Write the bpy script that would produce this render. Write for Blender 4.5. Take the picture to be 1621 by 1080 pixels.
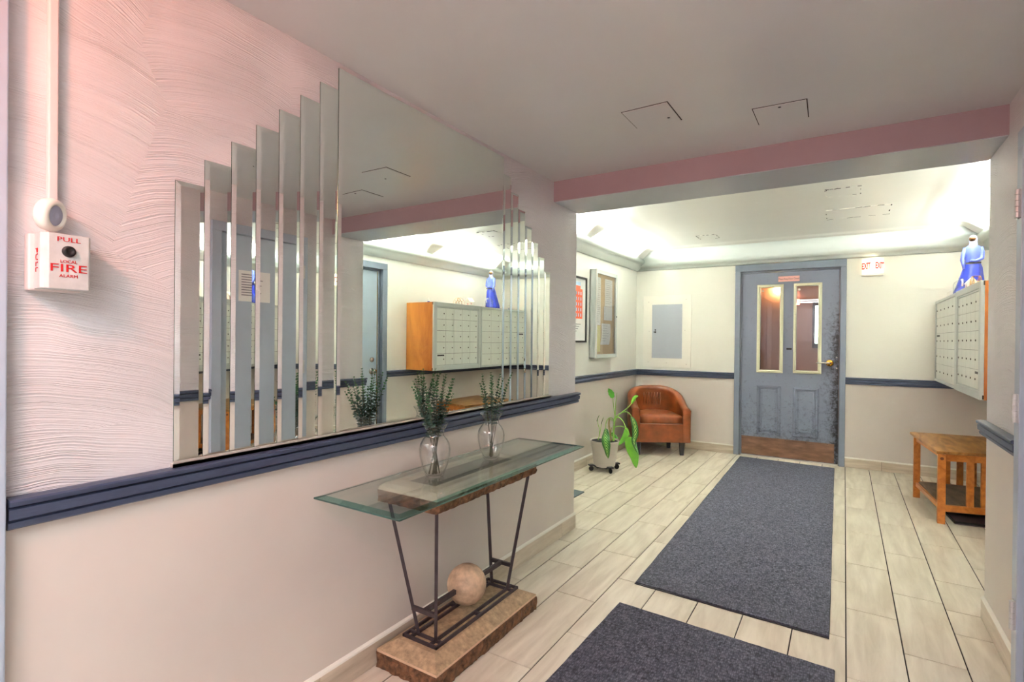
import bpy, math, random
from mathutils import Vector, Matrix
random.seed(7)
for o in list(bpy.data.objects): bpy.data.objects.remove(o)
S = bpy.context.scene
COL = S.collection
PI = math.pi

# ------------------------------------------------------------------ camera
cam_d = bpy.data.cameras.new('camera'); cam = bpy.data.objects.new('camera', cam_d); COL.objects.link(cam)
cam_d.sensor_width = 36.0; cam_d.lens = 832.07*36/1621; cam_d.clip_start = .02
yaw, pit, rol = .56409, -.003839, .0099726
f0 = Vector((-math.sin(yaw), math.cos(yaw), 0)); r0 = Vector((math.cos(yaw), math.sin(yaw), 0)); u0 = Vector((0, 0, 1))
f1 = math.cos(pit)*f0+math.sin(pit)*u0; u1 = math.cos(pit)*u0-math.sin(pit)*f0
r2 = math.cos(rol)*r0+math.sin(rol)*u1; u2 = math.cos(rol)*u1-math.sin(rol)*r0
M = Matrix((r2, u2, -f1)).transposed().to_4x4(); M.translation = (0, 0, 1.25)
cam.matrix_world = M
S.camera = cam
# ------------------------------------------------------------------ world and exposure
w = bpy.data.worlds.new('world'); S.world = w; w.use_nodes = True
w.node_tree.nodes['Background'].inputs[0].default_value = (.9, .95, 1, 1)
w.node_tree.nodes['Background'].inputs[1].default_value = .3
S.view_settings.view_transform = 'Standard'; S.view_settings.look = 'None'
S.view_settings.gamma = 1; S.view_settings.use_curve_mapping = False
S.view_settings.exposure = 2.05
TUBE = 112.0      # emission of the cove tubes
RED = 4.1        # watts of the red sign's lamp
NEAR = 6.6       # watts of the added fill panels behind the camera
WARM = 0.75        # watts of the exit sign on the back wall
VEST = 9.0       # watts of the vestibule lamp

# ------------------------------------------------------------------ materials
def sc(r, g, b):
    f = lambda c: ((c/255+.055)/1.055)**2.4 if c > 10 else c/255/12.92
    return (f(r), f(g), f(b), 1)
def newmat(name):
    m = bpy.data.materials.new(name); m.use_nodes = True
    return m, m.node_tree.nodes, m.node_tree.links, m.node_tree.nodes['Principled BSDF']
def coords(N, L, scale=(1, 1, 1), rand=False):
    tc = N.new('ShaderNodeTexCoord'); mp = N.new('ShaderNodeMapping'); mp.inputs['Scale'].default_value = scale
    L.new(tc.outputs['Object'], mp.inputs['Vector'])
    if rand:
        oi = N.new('ShaderNodeObjectInfo'); mu = N.new('ShaderNodeMath'); mu.operation = 'MULTIPLY'; mu.inputs[1].default_value = 37.3
        L.new(oi.outputs['Random'], mu.inputs[0]); L.new(mu.outputs[0], mp.inputs['Location'])
    return mp.outputs[0]
def noise(N, L, vec, scale, detail=3, rough=.5, dist=0):
    n = N.new('ShaderNodeTexNoise'); n.inputs['Scale'].default_value = scale; n.inputs['Detail'].default_value = detail
    n.inputs['Roughness'].default_value = rough; n.inputs['Distortion'].default_value = dist
    L.new(vec, n.inputs['Vector']); return n.outputs['Fac']
def ramp(N, L, fac, stops):
    r = N.new('ShaderNodeValToRGB'); e = r.color_ramp.elements
    e[0].position, e[0].color = stops[0]; e[1].position, e[1].color = stops[-1]
    for p, c in stops[1:-1]:
        x = e.new(p); x.color = c
    L.new(fac, r.inputs[0]); return r.outputs[0]
def bump(N, L, P, h, strength, dist=.002):
    b = N.new('ShaderNodeBump'); b.inputs['Strength'].default_value = strength; b.inputs['Distance'].default_value = dist
    L.new(h, b.inputs['Height']); L.new(b.outputs[0], P.inputs['Normal']); return b
def simple(name, c, rough=.5, metal=0, var=0, vs=6, bs=0, bscale=60, scale=(1, 1, 1), coat=0, rand=False):
    m, N, L, P = newmat(name)
    P.inputs['Base Color'].default_value = c; P.inputs['Roughness'].default_value = rough; P.inputs['Metallic'].default_value = metal
    P.inputs['Coat Weight'].default_value = coat
    if var or bs:
        v = coords(N, L, scale, rand)
        if var:
            n = noise(N, L, v, vs, 4, .6)
            lo = tuple(x*(1-var) for x in c[:3])+(1,); hi = tuple(min(1, x*(1+var*.6)) for x in c[:3])+(1,)
            L.new(ramp(N, L, n, [(.3, lo), (.7, hi)]), P.inputs['Base Color'])
        if bs: bump(N, L, P, noise(N, L, v, bscale, 3), bs)
    return m
def plaster(name, c, amp, cell=2.5, freq=260, plane='yz', rough=.32):
    m, N, L, P = newmat(name)
    P.inputs['Roughness'].default_value = rough
    tc = N.new('ShaderNodeTexCoord'); sp = N.new('ShaderNodeSeparateXYZ'); L.new(tc.outputs['Object'], sp.inputs[0])
    cb = N.new('ShaderNodeCombineXYZ'); L.new(sp.outputs['Y' if plane == 'yz' else 'X'], cb.inputs[0]); L.new(sp.outputs['Z'], cb.inputs[1])
    nz = N.new('ShaderNodeTexNoise'); nz.inputs['Scale'].default_value = 2.5; L.new(cb.outputs[0], nz.inputs['Vector'])
    mixv = N.new('ShaderNodeVectorMath'); mixv.operation = 'MULTIPLY_ADD'; mixv.inputs[1].default_value = (.08, .08, 0)
    L.new(nz.outputs['Color'], mixv.inputs[0]); L.new(cb.outputs[0], mixv.inputs[2])
    vo = N.new('ShaderNodeTexVoronoi'); vo.voronoi_dimensions = '2D'; vo.inputs['Scale'].default_value = cell; vo.inputs['Randomness'].default_value = .6
    L.new(mixv.outputs[0], vo.inputs['Vector'])
    sub = N.new('ShaderNodeVectorMath'); sub.operation = 'SUBTRACT'; L.new(mixv.outputs[0], sub.inputs[0]); L.new(vo.outputs['Position'], sub.inputs[1])
    off = N.new('ShaderNodeVectorMath'); off.operation = 'ADD'; off.inputs[1].default_value = (.03, .52, 0); L.new(sub.outputs[0], off.inputs[0])
    le = N.new('ShaderNodeVectorMath'); le.operation = 'LENGTH'; L.new(off.outputs[0], le.inputs[0])
    fine = N.new('ShaderNodeTexNoise'); fine.inputs['Scale'].default_value = 9; fine.inputs['Detail'].default_value = 4; L.new(cb.outputs[0], fine.inputs['Vector'])
    ma = N.new('ShaderNodeMath'); ma.operation = 'MULTIPLY_ADD'; ma.inputs[1].default_value = .010
    L.new(fine.outputs['Fac'], ma.inputs[0]); L.new(le.outputs['Value'], ma.inputs[2])
    st = N.new('ShaderNodeTexNoise'); st.noise_dimensions = '1D'; st.inputs['Scale'].default_value = freq; st.inputs['Detail'].default_value = 3
    L.new(ma.outputs[0], st.inputs['W'])
    patch = ramp(N, L, noise(N, L, cb.outputs[0], 4, 2), [(.3, (.15, .15, .15, 1)), (.55, (1, 1, 1, 1))])
    mu = N.new('ShaderNodeMath'); mu.operation = 'MULTIPLY'; L.new(st.outputs['Fac'], mu.inputs[0]); L.new(patch, mu.inputs[1])
    bump(N, L, P, mu.outputs[0], amp, .012)
    n = noise(N, L, tc.outputs['Object'], 1.5, 4)
    L.new(ramp(N, L, n, [(.3, tuple(x*.94 for x in c[:3])+(1,)), (.7, c)]), P.inputs['Base Color'])
    return m
def woodmat(name, c1, c2, rough=.4, ring=9, stretch=(14, 1.2, 14), rand=True, bs=.06):
    m, N, L, P = newmat(name)
    v = coords(N, L, (1, 1, 1), rand)
    mp = N.new('ShaderNodeMapping'); mp.inputs['Scale'].default_value = stretch; L.new(v, mp.inputs['Vector'])
    n1 = noise(N, L, mp.outputs[0], 2.2, 6, .65, .6)
    mp2 = N.new('ShaderNodeMapping'); mp2.inputs['Scale'].default_value = tuple(x*.22 for x in stretch); L.new(v, mp2.inputs['Vector'])
    n2 = noise(N, L, mp2.outputs[0], 2.0, 2, .5, .3)
    mu = N.new('ShaderNodeMath'); mu.operation = 'MULTIPLY'; mu.inputs[1].default_value = ring; L.new(n2, mu.inputs[0])
    sn = N.new('ShaderNodeMath'); sn.operation = 'SINE'; mu2 = N.new('ShaderNodeMath'); mu2.operation = 'MULTIPLY'; mu2.inputs[1].default_value = 6.28
    L.new(mu.outputs[0], mu2.inputs[0]); L.new(mu2.outputs[0], sn.inputs[0])
    ad = N.new('ShaderNodeMath'); ad.operation = 'MULTIPLY_ADD'; ad.inputs[1].default_value = .13; L.new(sn.outputs[0], ad.inputs[0]); L.new(n1, ad.inputs[2])
    L.new(ramp(N, L, ad.outputs[0], [(.25, c1), (.72, c2)]), P.inputs['Base Color'])
    P.inputs['Roughness'].default_value = rough
    if bs: bump(N, L, P, n1, bs, .001)
    return m
def emit(name, c, s):
    m, N, L, P = newmat(name)
    P.inputs['Base Color'].default_value = (.9, .9, .9, 1); P.inputs['Emission Color'].default_value = c; P.inputs['Emission Strength'].default_value = s
    return m
def thin_glass(name, face, edge, rough=.0, refl=.9, blend=.35):
    m, N, L, P = newmat(name); N.remove(P)
    tr = N.new('ShaderNodeBsdfTransparent'); gl = N.new('ShaderNodeBsdfGlossy'); gl.inputs['Roughness'].default_value = rough
    gl.inputs['Color'].default_value = (refl, refl, refl, 1)
    lw = N.new('ShaderNodeLayerWeight'); lw.inputs['Blend'].default_value = blend
    L.new(ramp(N, L, lw.outputs['Facing'], [(.35, face), (1, edge)]), tr.inputs['Color'])
    f2 = N.new('ShaderNodeLayerWeight'); f2.inputs['Blend'].default_value = .5
    pw = N.new('ShaderNodeMath'); pw.operation = 'POWER'; pw.inputs[1].default_value = 4.5; L.new(f2.outputs['Facing'], pw.inputs[0])
    fr = N.new('ShaderNodeMath'); fr.operation = 'MULTIPLY_ADD'; fr.inputs[1].default_value = .9; fr.inputs[2].default_value = .05; L.new(pw.outputs[0], fr.inputs[0])
    mx = N.new('ShaderNodeMixShader'); L.new(fr.outputs[0], mx.inputs[0]); L.new(tr.outputs[0], mx.inputs[1]); L.new(gl.outputs[0], mx.inputs[2])
    L.new(mx.outputs[0], N['Material Output'].inputs['Surface'])
    return m

WALL_UP = plaster('white swirled plaster', sc(226, 224, 226), .65)
WALL_UPX = plaster('white plaster back', sc(236, 236, 226), .18, plane='xz')
WALL_BK = simple('white painted wall', sc(236, 236, 228), .45, bs=.06, bscale=25, var=.03, vs=2)
WALL_LO = simple('beige lower wall paint', sc(214, 206, 198), .4, var=.05, vs=1.6, bs=.12, bscale=14)
CEIL = simple('grey satin ceiling paint', sc(212, 212, 212), .28, var=.06, vs=1.2, bs=.04, bscale=5)
CEIL_BK = simple('white cove ceiling paint', sc(242, 242, 234), .4, var=.02, vs=2)
COVE = simple('cove moulding paint', sc(222, 230, 226), .35, var=.03, vs=3)
BEAM = simple('shade darkened mauve beam', sc(164, 144, 150), .5, var=.05, vs=3)  # shade put into the colour: mauve darkened against the front fill light
SOFFIT = simple('blue grey soffit paint', sc(178, 182, 190), .3, var=.09, vs=2.2)
NAVY = simple('slate blue rail paint', sc(66, 76, 100), .38, var=.14, vs=18, bs=.25, bscale=35, scale=(1, 1, 6))
DOORP = simple('blue grey door paint', sc(124, 134, 150), .35, var=.10, vs=3, bs=.05, bscale=40)
DOORL = simple('pale blue grey door paint', sc(174, 188, 204), .28, var=.06, vs=3, bs=.04, bscale=30)
GROUT = simple('dark grout', sc(48, 42, 38), .9)
TILE = woodmat('pale wood look tile', sc(208, 197, 178), sc(233, 225, 208), .33, ring=5, stretch=(12, 1.6, 12), bs=.02)
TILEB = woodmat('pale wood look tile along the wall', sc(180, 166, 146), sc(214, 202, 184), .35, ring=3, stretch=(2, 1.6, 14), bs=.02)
CAULK = simple('white caulk', sc(236, 234, 224), .6, bs=.6, bscale=90)
MIRROR = simple('silvered mirror glass', (.88, .93, .90, 1), .006, 1)
MIRR_EDGE = simple('green mirror edge', sc(80, 120, 106), .15, .6)
ALU = simple('brushed aluminium channel', sc(214, 208, 200), .35, .5)
STONE = simple('travertine', sc(176, 150, 118), .7, var=.4, vs=45, bs=.6, bscale=60)
STONE_EDGE = simple('sawn stone edge', sc(214, 180, 150), .8, var=.1, vs=30, bs=.2)
ROCK = simple('rough brown rock face', sc(112, 78, 52), .85, var=.75, vs=38, bs=1, bscale=70)
STONE_TOP = simple('pale cast stone', sc(212, 204, 184), .6, var=.12, vs=14, bs=.2, bscale=60)
STONE_DK = simple('grey recessed stone', sc(128, 120, 108), .7, var=.2, vs=20, bs=.2)
IRON = simple('dark iron', sc(72, 62, 66), .42, .35, var=.3, vs=30, bs=.2, bscale=120)
BALL = simple('mottled stone ball', sc(206, 176, 146), .55, var=.75, vs=9, bs=.25, bscale=40)
GLASS = thin_glass('table glass', (.945, .98, .968, 1), (.82, .92, .89, 1))
GLASS_EDGE = simple('green glass edge', sc(28, 98, 92), .06, var=.5, vs=16, coat=1)
GLASS_EDGE.node_tree.nodes['Principled BSDF'].inputs['Transmission Weight'].default_value = .35
VASE = thin_glass('clear vase glass', (.985, .99, .985, 1), (.62, .70, .68, 1), blend=.25)
PANE = thin_glass('window pane', (.92, .92, .92, 1), (.8, .8, .8, 1))
def carpet():
    m, N, L, P = newmat('charcoal ribbed mat'); P.inputs['Roughness'].default_value = .95
    v = coords(N, L, (1, 1, 1))
    mp = N.new('ShaderNodeMapping'); mp.inputs['Scale'].default_value = (150, 55, 1); L.new(v, mp.inputs['Vector'])
    vo = N.new('ShaderNodeTexVoronoi'); vo.inputs['Scale'].default_value = 1; vo.inputs['Randomness'].default_value = .6; L.new(mp.outputs[0], vo.inputs['Vector'])
    n = noise(N, L, v, 60, 5, .7)
    ad = N.new('ShaderNodeMath'); ad.operation = 'MULTIPLY_ADD'; ad.inputs[1].default_value = .5
    L.new(vo.outputs['Distance'], ad.inputs[0]); L.new(n, ad.inputs[2])
    L.new(ramp(N, L, ad.outputs[0], [(.5, sc(106, 106, 122)), (.72, sc(76, 77, 92)), (.95, sc(44, 44, 56))]), P.inputs['Base Color'])
    bump(N, L, P, vo.outputs['Distance'], .8, -.003)
    return m
CARPET = carpet()
RUBBER = simple('black rubber edge', sc(40, 40, 46), .7)
LEATHER = simple('tan leather', sc(124, 64, 32), .3, var=.34, vs=9, bs=.35, bscale=28)
PIPING = simple('grey piping', sc(126, 96, 88), .5)
BLACKLEG = simple('black painted leg', sc(34, 34, 42), .35)
OAK = woodmat('honey oak', sc(166, 94, 32), sc(200, 124, 50), .35, ring=5, stretch=(16, 1.6, 16), rand=True)
OAKTOP = woodmat('worn oak top', sc(130, 84, 38), sc(184, 132, 72), .4, ring=8, stretch=(11, 2, 11), rand=False)
DARKSHELF = woodmat('dark worn shelf', sc(58, 44, 34), sc(112, 92, 76), .5, ring=6, stretch=(10, 2, 10), rand=False)
PLY = woodmat('orange plywood', sc(160, 82, 22), sc(218, 140, 58), .4, ring=4, stretch=(3, 3, .8), rand=False)
PLYD = simple('dark plywood edge', sc(112, 62, 30), .6)
MAILM = simple('painted aluminium', sc(222, 224, 216), .35, 0, var=.04)
MAILF = simple('grey aluminium frame', sc(196, 202, 198), .35, .1)
LOCK = simple('dark lock', sc(84, 78, 70), .3, .8)
BLACK = simple('black', sc(18, 18, 20), .5)
WHITEP = simple('white paint', sc(240, 238, 228), .4)
PAPER = simple('white paper', sc(238, 238, 236), .7)
YELLOWP = simple('yellow paper', sc(232, 226, 132), .7)
INK = simple('grey print', sc(130, 130, 136), .8)
CORK = simple('cork board', sc(204, 168, 112), .9, var=.12, vs=90)
CREAM = simple('cream window trim', sc(228, 226, 196), .4, var=.04, vs=12)
BRASS = simple('polished brass', sc(214, 160, 70), .2, 1)
NICKEL = simple('satin nickel', sc(190, 186, 178), .25, 1)
KICK = simple('scuffed brown kick plate', sc(128, 96, 76), .4, .5, var=.4, vs=7, scale=(1, 1, 4))
REDP = simple('red lettering', sc(196, 22, 26), .45)
PINKS = simple('pink sticker', sc(236, 178, 170), .6)
SILVER = simple('scratched grey box paint', sc(206, 208, 206), .4, .15, var=.10, vs=30)
PIPEW = simple('painted raceway', sc(226, 214, 212), .4)
POT = simple('off white planter', sc(216, 208, 200), .45, var=.06, vs=9)
SOIL = simple('dark soil', sc(40, 38, 42), .95, bs=1, bscale=60, var=.4, vs=60)
STEM = simple('green plant stem', sc(140, 190, 84), .45, var=.12, vs=20)
STEMB = simple('brown plant cane', sc(150, 134, 84), .6, var=.3, vs=40)
DRY = simple('dried dark tip', sc(40, 60, 40), .7)
BLUE = simple('blue figurine glaze', sc(38, 54, 168), .4, var=.35, vs=22, bs=.9, bscale=34)
BLUEL = simple('light blue figurine glaze', sc(84, 100, 196), .4, var=.25, vs=22, bs=.8, bscale=40)
HOODM = simple('pale lilac hood', sc(176, 176, 214), .4)
GOLDF = simple('bronze face', sc(96, 62, 32), .3, .5)
SLOTM = simple('black patch line', sc(50, 44, 42), .9)
LILAC = simple('lilac lens', sc(172, 176, 200), .25)
def dieff():
    m, N, L, P = newmat('variegated leaf'); P.inputs['Roughness'].default_value = .35
    uv = N.new('ShaderNodeUVMap'); sp = N.new('ShaderNodeSeparateXYZ'); L.new(uv.outputs[0], sp.inputs[0])
    a = N.new('ShaderNodeMath'); a.operation = 'ABSOLUTE'; L.new(sp.outputs['X'], a.inputs[0])
    k = N.new('ShaderNodeMath'); k.operation = 'MULTIPLY_ADD'; k.inputs[1].default_value = -.22; L.new(a.outputs[0], k.inputs[0]); L.new(sp.outputs['Y'], k.inputs[2])
    s = N.new('ShaderNodeMath'); s.operation = 'MULTIPLY'; s.inputs[1].default_value = 70; L.new(k.outputs[0], s.inputs[0])
    si = N.new('ShaderNodeMath'); si.operation = 'SINE'; L.new(s.outputs[0], si.inputs[0])
    nz = N.new('ShaderNodeTexNoise'); nz.inputs['Scale'].default_value = 14; L.new(uv.outputs[0], nz.inputs['Vector'])
    e = N.new('ShaderNodeMath'); e.operation = 'MULTIPLY_ADD'; e.inputs[1].default_value = -1.6; L.new(a.outputs[0], e.inputs[0]); L.new(si.outputs[0], e.inputs[2])
    e2 = N.new('ShaderNodeMath'); e2.operation = 'ADD'; L.new(e.outputs[0], e2.inputs[0]); L.new(nz.outputs['Fac'], e2.inputs[1])
    L.new(ramp(N, L, e2.outputs[0], [(.30, sc(30, 96, 36)), (.8, sc(168, 214, 108))]), P.inputs['Base Color'])
    return m
LEAFV = dieff()
LEAFV2 = simple('bright green leaf', sc(100, 168, 48), .35, var=.2, vs=16)
LEAFD = simple('deep green leaf', sc(84, 158, 52), .35, var=.2, vs=16)
EUC = simple('eucalyptus leaf', sc(58, 88, 76), .5, var=.4, vs=60)
EUCT = simple('young eucalyptus leaf', sc(50, 104, 62), .5, var=.25, vs=60)
EUCS = simple('eucalyptus stem', sc(66, 70, 52), .6)

# ------------------------------------------------------------------ geometry helpers
ORG = {}
class MB:
    def __init__(s): s.v = []; s.f = []; s.mi = []; s.uv = None
    def add(s, vs, fs, mi=0):
        b = len(s.v); s.v += [Vector(p) for p in vs]; s.f += [[b+i for i in f] for f in fs]; s.mi += [mi]*len(fs); return s
    def box(s, a, b, mi=0):
        x0, y0, z0 = [min(p, q) for p, q in zip(a, b)]; x1, y1, z1 = [max(p, q) for p, q in zip(a, b)]
        return s.add([(x0, y0, z0), (x1, y0, z0), (x1, y1, z0), (x0, y1, z0), (x0, y0, z1), (x1, y0, z1), (x1, y1, z1), (x0, y1, z1)],
                     [(0, 3, 2, 1), (4, 5, 6, 7), (0, 1, 5, 4), (1, 2, 6, 5), (2, 3, 7, 6), (3, 0, 4, 7)], mi)
    def prism(s, poly, z0, z1, mi=0):
        n = len(poly)
        return s.add([(x, y, z0) for x, y in poly]+[(x, y, z1) for x, y in poly],
                     [list(range(n))[::-1], list(range(n, 2*n))]+[(i, (i+1) % n, n+(i+1) % n, n+i) for i in range(n)], mi)
    def bar(s, p, q, w, h=None, up=(0, 0, 1), mi=0):
        p, q = Vector(p), Vector(q); h = h or w; d = (q-p).normalized(); u = Vector(up)
        if abs(d.dot(u)) > .99: u = Vector((1, 0, 0))
        r = d.cross(u).normalized(); u = r.cross(d)
        c = [(-w/2, -h/2), (w/2, -h/2), (w/2, h/2), (-w/2, h/2)]
        return s.add([p+r*a+u*b for a, b in c]+[q+r*a+u*b for a, b in c], [(3, 2, 1, 0), (4, 5, 6, 7), (0, 1, 5, 4), (1, 2, 6, 5), (2, 3, 7, 6), (3, 0, 4, 7)], mi)
    def tube(s, pts, rad, n=8, mi=0, cap=True):
        pts = [Vector(p) for p in pts]; R = rad if isinstance(rad, (list, tuple)) else [rad]*len(pts)
        b = len(s.v); prev = None
        for i, p in enumerate(pts):
            d = (pts[min(i+1, len(pts)-1)]-pts[max(i-1, 0)]).normalized()
            if prev is None:
                u = Vector((0, 0, 1)) if abs(d.z) < .9 else Vector((1, 0, 0)); r = d.cross(u).normalized()
            else: r = (prev-d*prev.dot(d)).normalized()
            prev = r; u = r.cross(d)
            s.v += [p+(r*math.cos(2*PI*k/n)+u*math.sin(2*PI*k/n))*R[i] for k in range(n)]
        for i in range(len(pts)-1):
            for k in range(n):
                s.f.append([b+i*n+k, b+i*n+(k+1) % n, b+(i+1)*n+(k+1) % n, b+(i+1)*n+k]); s.mi.append(mi)
        if cap:
            s.f.append([b+k for k in range(n)][::-1]); s.f.append([b+(len(pts)-1)*n+k for k in range(n)]); s.mi += [mi, mi]
        return s
    def lathe(s, prof, c=(0, 0, 0), n=24, mi=0, axis=None, closed=False):
        b = len(s.v); c = Vector(c)
        if axis is None: ax, X, Y = Vector((0, 0, 1)), Vector((1, 0, 0)), Vector((0, 1, 0))
        else:
            ax = Vector(axis).normalized(); X = ax.orthogonal().normalized(); Y = ax.cross(X)
        for r, z in prof:
            s.v += [c+ax*z+(X*math.cos(2*PI*k/n)+Y*math.sin(2*PI*k/n))*max(r, 1e-5) for k in range(n)]
        m = len(prof)
        for i in range(m if closed else m-1):
            j = (i+1) % m
            for k in range(n):
                s.f.append([b+i*n+k, b+i*n+(k+1) % n, b+j*n+(k+1) % n, b+j*n+k]); s.mi.append(mi)
        return s
    def extrude(s, prof, a, b_, out, up=(0, 0, 1), mi=0, closed=True):
        """profile points (d along out, h along up) swept from a to b_"""
        a, b_ = Vector(a), Vector(b_); out, up = Vector(out), Vector(up); n = len(prof)
        vs = [a+out*d+up*h for d, h in prof]+[b_+out*d+up*h for d, h in prof]
        fs = [(i, (i+1) % n, n+(i+1) % n, n+i) for i in range(n if closed else n-1)]
        if closed: fs += [list(range(n))[::-1], list(range(n, 2*n))]
        return s.add(vs, fs, mi)
    def build(s, name, mats, parent=None, smooth=False, bevel=0, local=False, seg=2):
        me = bpy.data.meshes.new(name)
        o = ORG.get(parent.name, Vector()) if (parent is not None and not local) else Vector()
        me.from_pydata([tuple(p-o) for p in s.v], [], s.f)
        for m in (mats if isinstance(mats, (list, tuple)) else [mats]): me.materials.append(m)
        me.polygons.foreach_set('material_index', s.mi)
        if smooth: me.polygons.foreach_set('use_smooth', [True]*len(s.f))
        if s.uv:
            ul = me.uv_layers.new(name='UVMap')
            for lp in me.loops: ul.data[lp.index].uv = s.uv[lp.vertex_index]
        me.update()
        ob = bpy.data.objects.new(name, me); COL.objects.link(ob)
        if parent is not None: ob.parent = parent; ORG[ob.name] = o
        else: ORG[ob.name] = Vector()
        if bevel:
            b = ob.modifiers.new('bevel', 'BEVEL'); b.width = bevel; b.segments = seg; b.limit_method = 'ANGLE'; b.angle_limit = .7
        return ob
def tag(o, label=None, cat=None, group=None, kind=None):
    if label: o['label'] = label
    if cat: o['category'] = cat
    if group: o['group'] = group
    if kind: o['kind'] = kind
    return o
def thing(name, label, cat, loc=(0, 0, 0), rz=0, group=None):
    o = bpy.data.objects.new(name, None); COL.objects.link(o); o.location = loc; o.rotation_euler = (0, 0, rz)
    o.empty_display_size = .1
    ORG[o.name] = Vector(loc); return tag(o, label, cat, group)
def struct(name, mb, m, label=None, **k):
    o = mb.build(name, m, **k); o['kind'] = 'structure'
    if label: o['label'] = label
    return o
def fix_normals(o):
    import bmesh
    bm = bmesh.new(); bm.from_mesh(o.data); bmesh.ops.recalc_face_normals(bm, faces=bm.faces); bm.to_mesh(o.data); bm.free(); return o
def text(name, body, size, mat, origin, X, Y, parent, extrude=.0006, align='CENTER', squash=1.0, local=False, bold=0):
    cu = bpy.data.curves.new(name, 'FONT'); cu.body = body; cu.size = size; cu.extrude = extrude; cu.align_x = align; cu.align_y = 'CENTER'; cu.resolution_u = 2; cu.offset = bold
    t = bpy.data.objects.new('tmp', cu); COL.objects.link(t)
    dg = bpy.context.evaluated_depsgraph_get(); me = bpy.data.meshes.new_from_object(t.evaluated_get(dg))
    bpy.data.objects.remove(t)
    X = Vector(X).normalized(); Y = Vector(Y).normalized(); Z = X.cross(Y)
    o = ORG.get(parent.name, Vector()) if not local else Vector()
    for v in me.vertices:
        c = v.co.copy(); v.co = Vector(origin)+X*c.x*squash+Y*c.y+Z*c.z-o
    me.materials.clear(); me.materials.append(mat); me.name = name
    ob = bpy.data.objects.new(name, me); COL.objects.link(ob); ob.parent = parent; return ob

XL, XR, YE = -1.51, .55, 3.175         # corridor walls and where they end
BX0, BX1, BY = -2.155, 1.11, 6.245     # back lobby
YB = -1.7                               # end behind the camera
ZC, ZB, ZC2 = 2.213, 2.088, 2.30
RZ0, RZ1 = .832, .900

# ------------------------------------------------------------------ floor and its tiles
floor = struct('floor', MB().box((BX0-.1, YB-.1, -.05), (BX1+.1, 8.2, -.004)), GROUT, 'pale wood-look plank tiles with dark joints')
xs = [-2.155, -2.015, -1.812, -1.61, -1.405, -1.20, -.992, -.787, -.58, -.38, -.18, .018, .215, .413, .613, .813, 1.01, 1.11]
cache = {}
def lay(X0, X1, a2, b2):
    if X1-X0 < .012 or b2-a2 < .012: return
    key = (round(X1-X0, 3), round(b2-a2, 3))
    if key not in cache:
        g = .0026; L_, W_ = key[1], key[0]
        m = MB(); m.add([(g, g, -.004), (W_-g, g, -.004), (W_-g, L_-g, -.004), (g, L_-g, -.004),
                         (g, g, -.0008), (W_-g, g, -.0008), (W_-g, L_-g, -.0008), (g, L_-g, -.0008),
                         (g+.001, g+.001, 0), (W_-g-.001, g+.001, 0), (W_-g-.001, L_-g-.001, 0), (g+.001, L_-g-.001, 0)],
                        [(0, 1, 5, 4), (1, 2, 6, 5), (2, 3, 7, 6), (3, 0, 4, 7), (4, 5, 9, 8), (5, 6, 10, 9), (6, 7, 11, 10), (7, 4, 8, 11), (8, 9, 10, 11)])
        t = m.build('tile', TILE, floor); cache[key] = t.data
    else:
        t = bpy.data.objects.new('tile', cache[key]); COL.objects.link(t); t.parent = floor
    t.location = (X0, a2, 0)
for i in range(len(xs)-1):
    x0, x1 = xs[i], xs[i+1]
    y = (2.33 if i % 2 == 1 else 2.03)-.6045*8
    while y < BY:
        a, b = y, y+.6045; y = b
        cx0, cx1 = max(x0, XL), min(x1, XR)
        if cx0 == x0 and cx1 == x1: lay(x0, x1, max(a, YB), min(b, BY))
        else:
            if cx1 > cx0: lay(cx0, cx1, max(a, YB), min(b, YE))
            lay(x0, x1, max(a, YE), min(b, BY))

# ------------------------------------------------------------------ walls
T = .14
def wall2(name, lo, hi, mup, mlo, label):
    """a straight wall in two paint colours, split at the chair rail"""
    m = MB(); m.box((lo[0], lo[1], -.02), (hi[0], hi[1], .866), 1); m.box((lo[0], lo[1], .866), (hi[0], hi[1], hi[2]), 0)
    return struct(name, m, [mup, mlo], label)
wall_left = wall2('wall_left', (BX0-T, YB, 0), (XL, YE, 2.42), WALL_UP, WALL_LO, 'white swirled plaster wall over a beige lower wall, behind the mirror')
wr = MB()
for y0, y1 in ((YB, 1.87), (2.60, YE)):
    wr.box((XR, y0, -.02), (BX1+T, y1, .866), 1); wr.box((XR, y0, .866), (BX1+T, y1, 2.42), 0)
wr.box((XR, 1.87, 2.02), (BX1+T, 2.60, 2.42), 0)
wr.box((XR+.12, 1.87, -.02), (BX1+T, 2.60, 2.02), 0)
wall_right = struct('wall_right', wr, [WALL_UP, WALL_LO], 'white plaster wall at the right edge')
wall2('wall_back_left', (BX0-T, YE, 0), (BX0, BY+T, 2.5), WALL_BK, WALL_LO, 'white lobby side wall behind the notice board')
wm = MB()
for y0, y1 in ((YE, 3.27), (3.99, BY+T)):
    wm.box((BX1, y0, -.02), (BX1+T, y1, .866), 1); wm.box((BX1, y0, .866), (BX1+T, y1, 2.5), 0)
wm.box((BX1, 3.27, 2.02), (BX1+T, 3.99, 2.5), 0); wm.box((BX1+.1, 3.27, -.02), (BX1+T, 3.99, 2.02), 0)
struct('wall_back_right', wm, [WALL_BK, WALL_LO], 'white lobby side wall behind the mailboxes')
wb = MB()
for x0, x1 in ((BX0, -1.0), (-.01, BX1)):
    wb.box((x0, BY, -.02), (x1, BY+T, .866), 1); wb.box((x0, BY, .866), (x1, BY+T, 2.5), 0)
wb.box((-1.0, BY, 2.05), (-.01, BY+T, 2.5), 0)
struct('wall_back', wb, [WALL_UPX, WALL_LO], 'white lobby end wall around the grey door')
struct('wall_front', MB().box((XL, YB-T, -.02), (XR, YB, 2.42)), WALL_UP)

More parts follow.
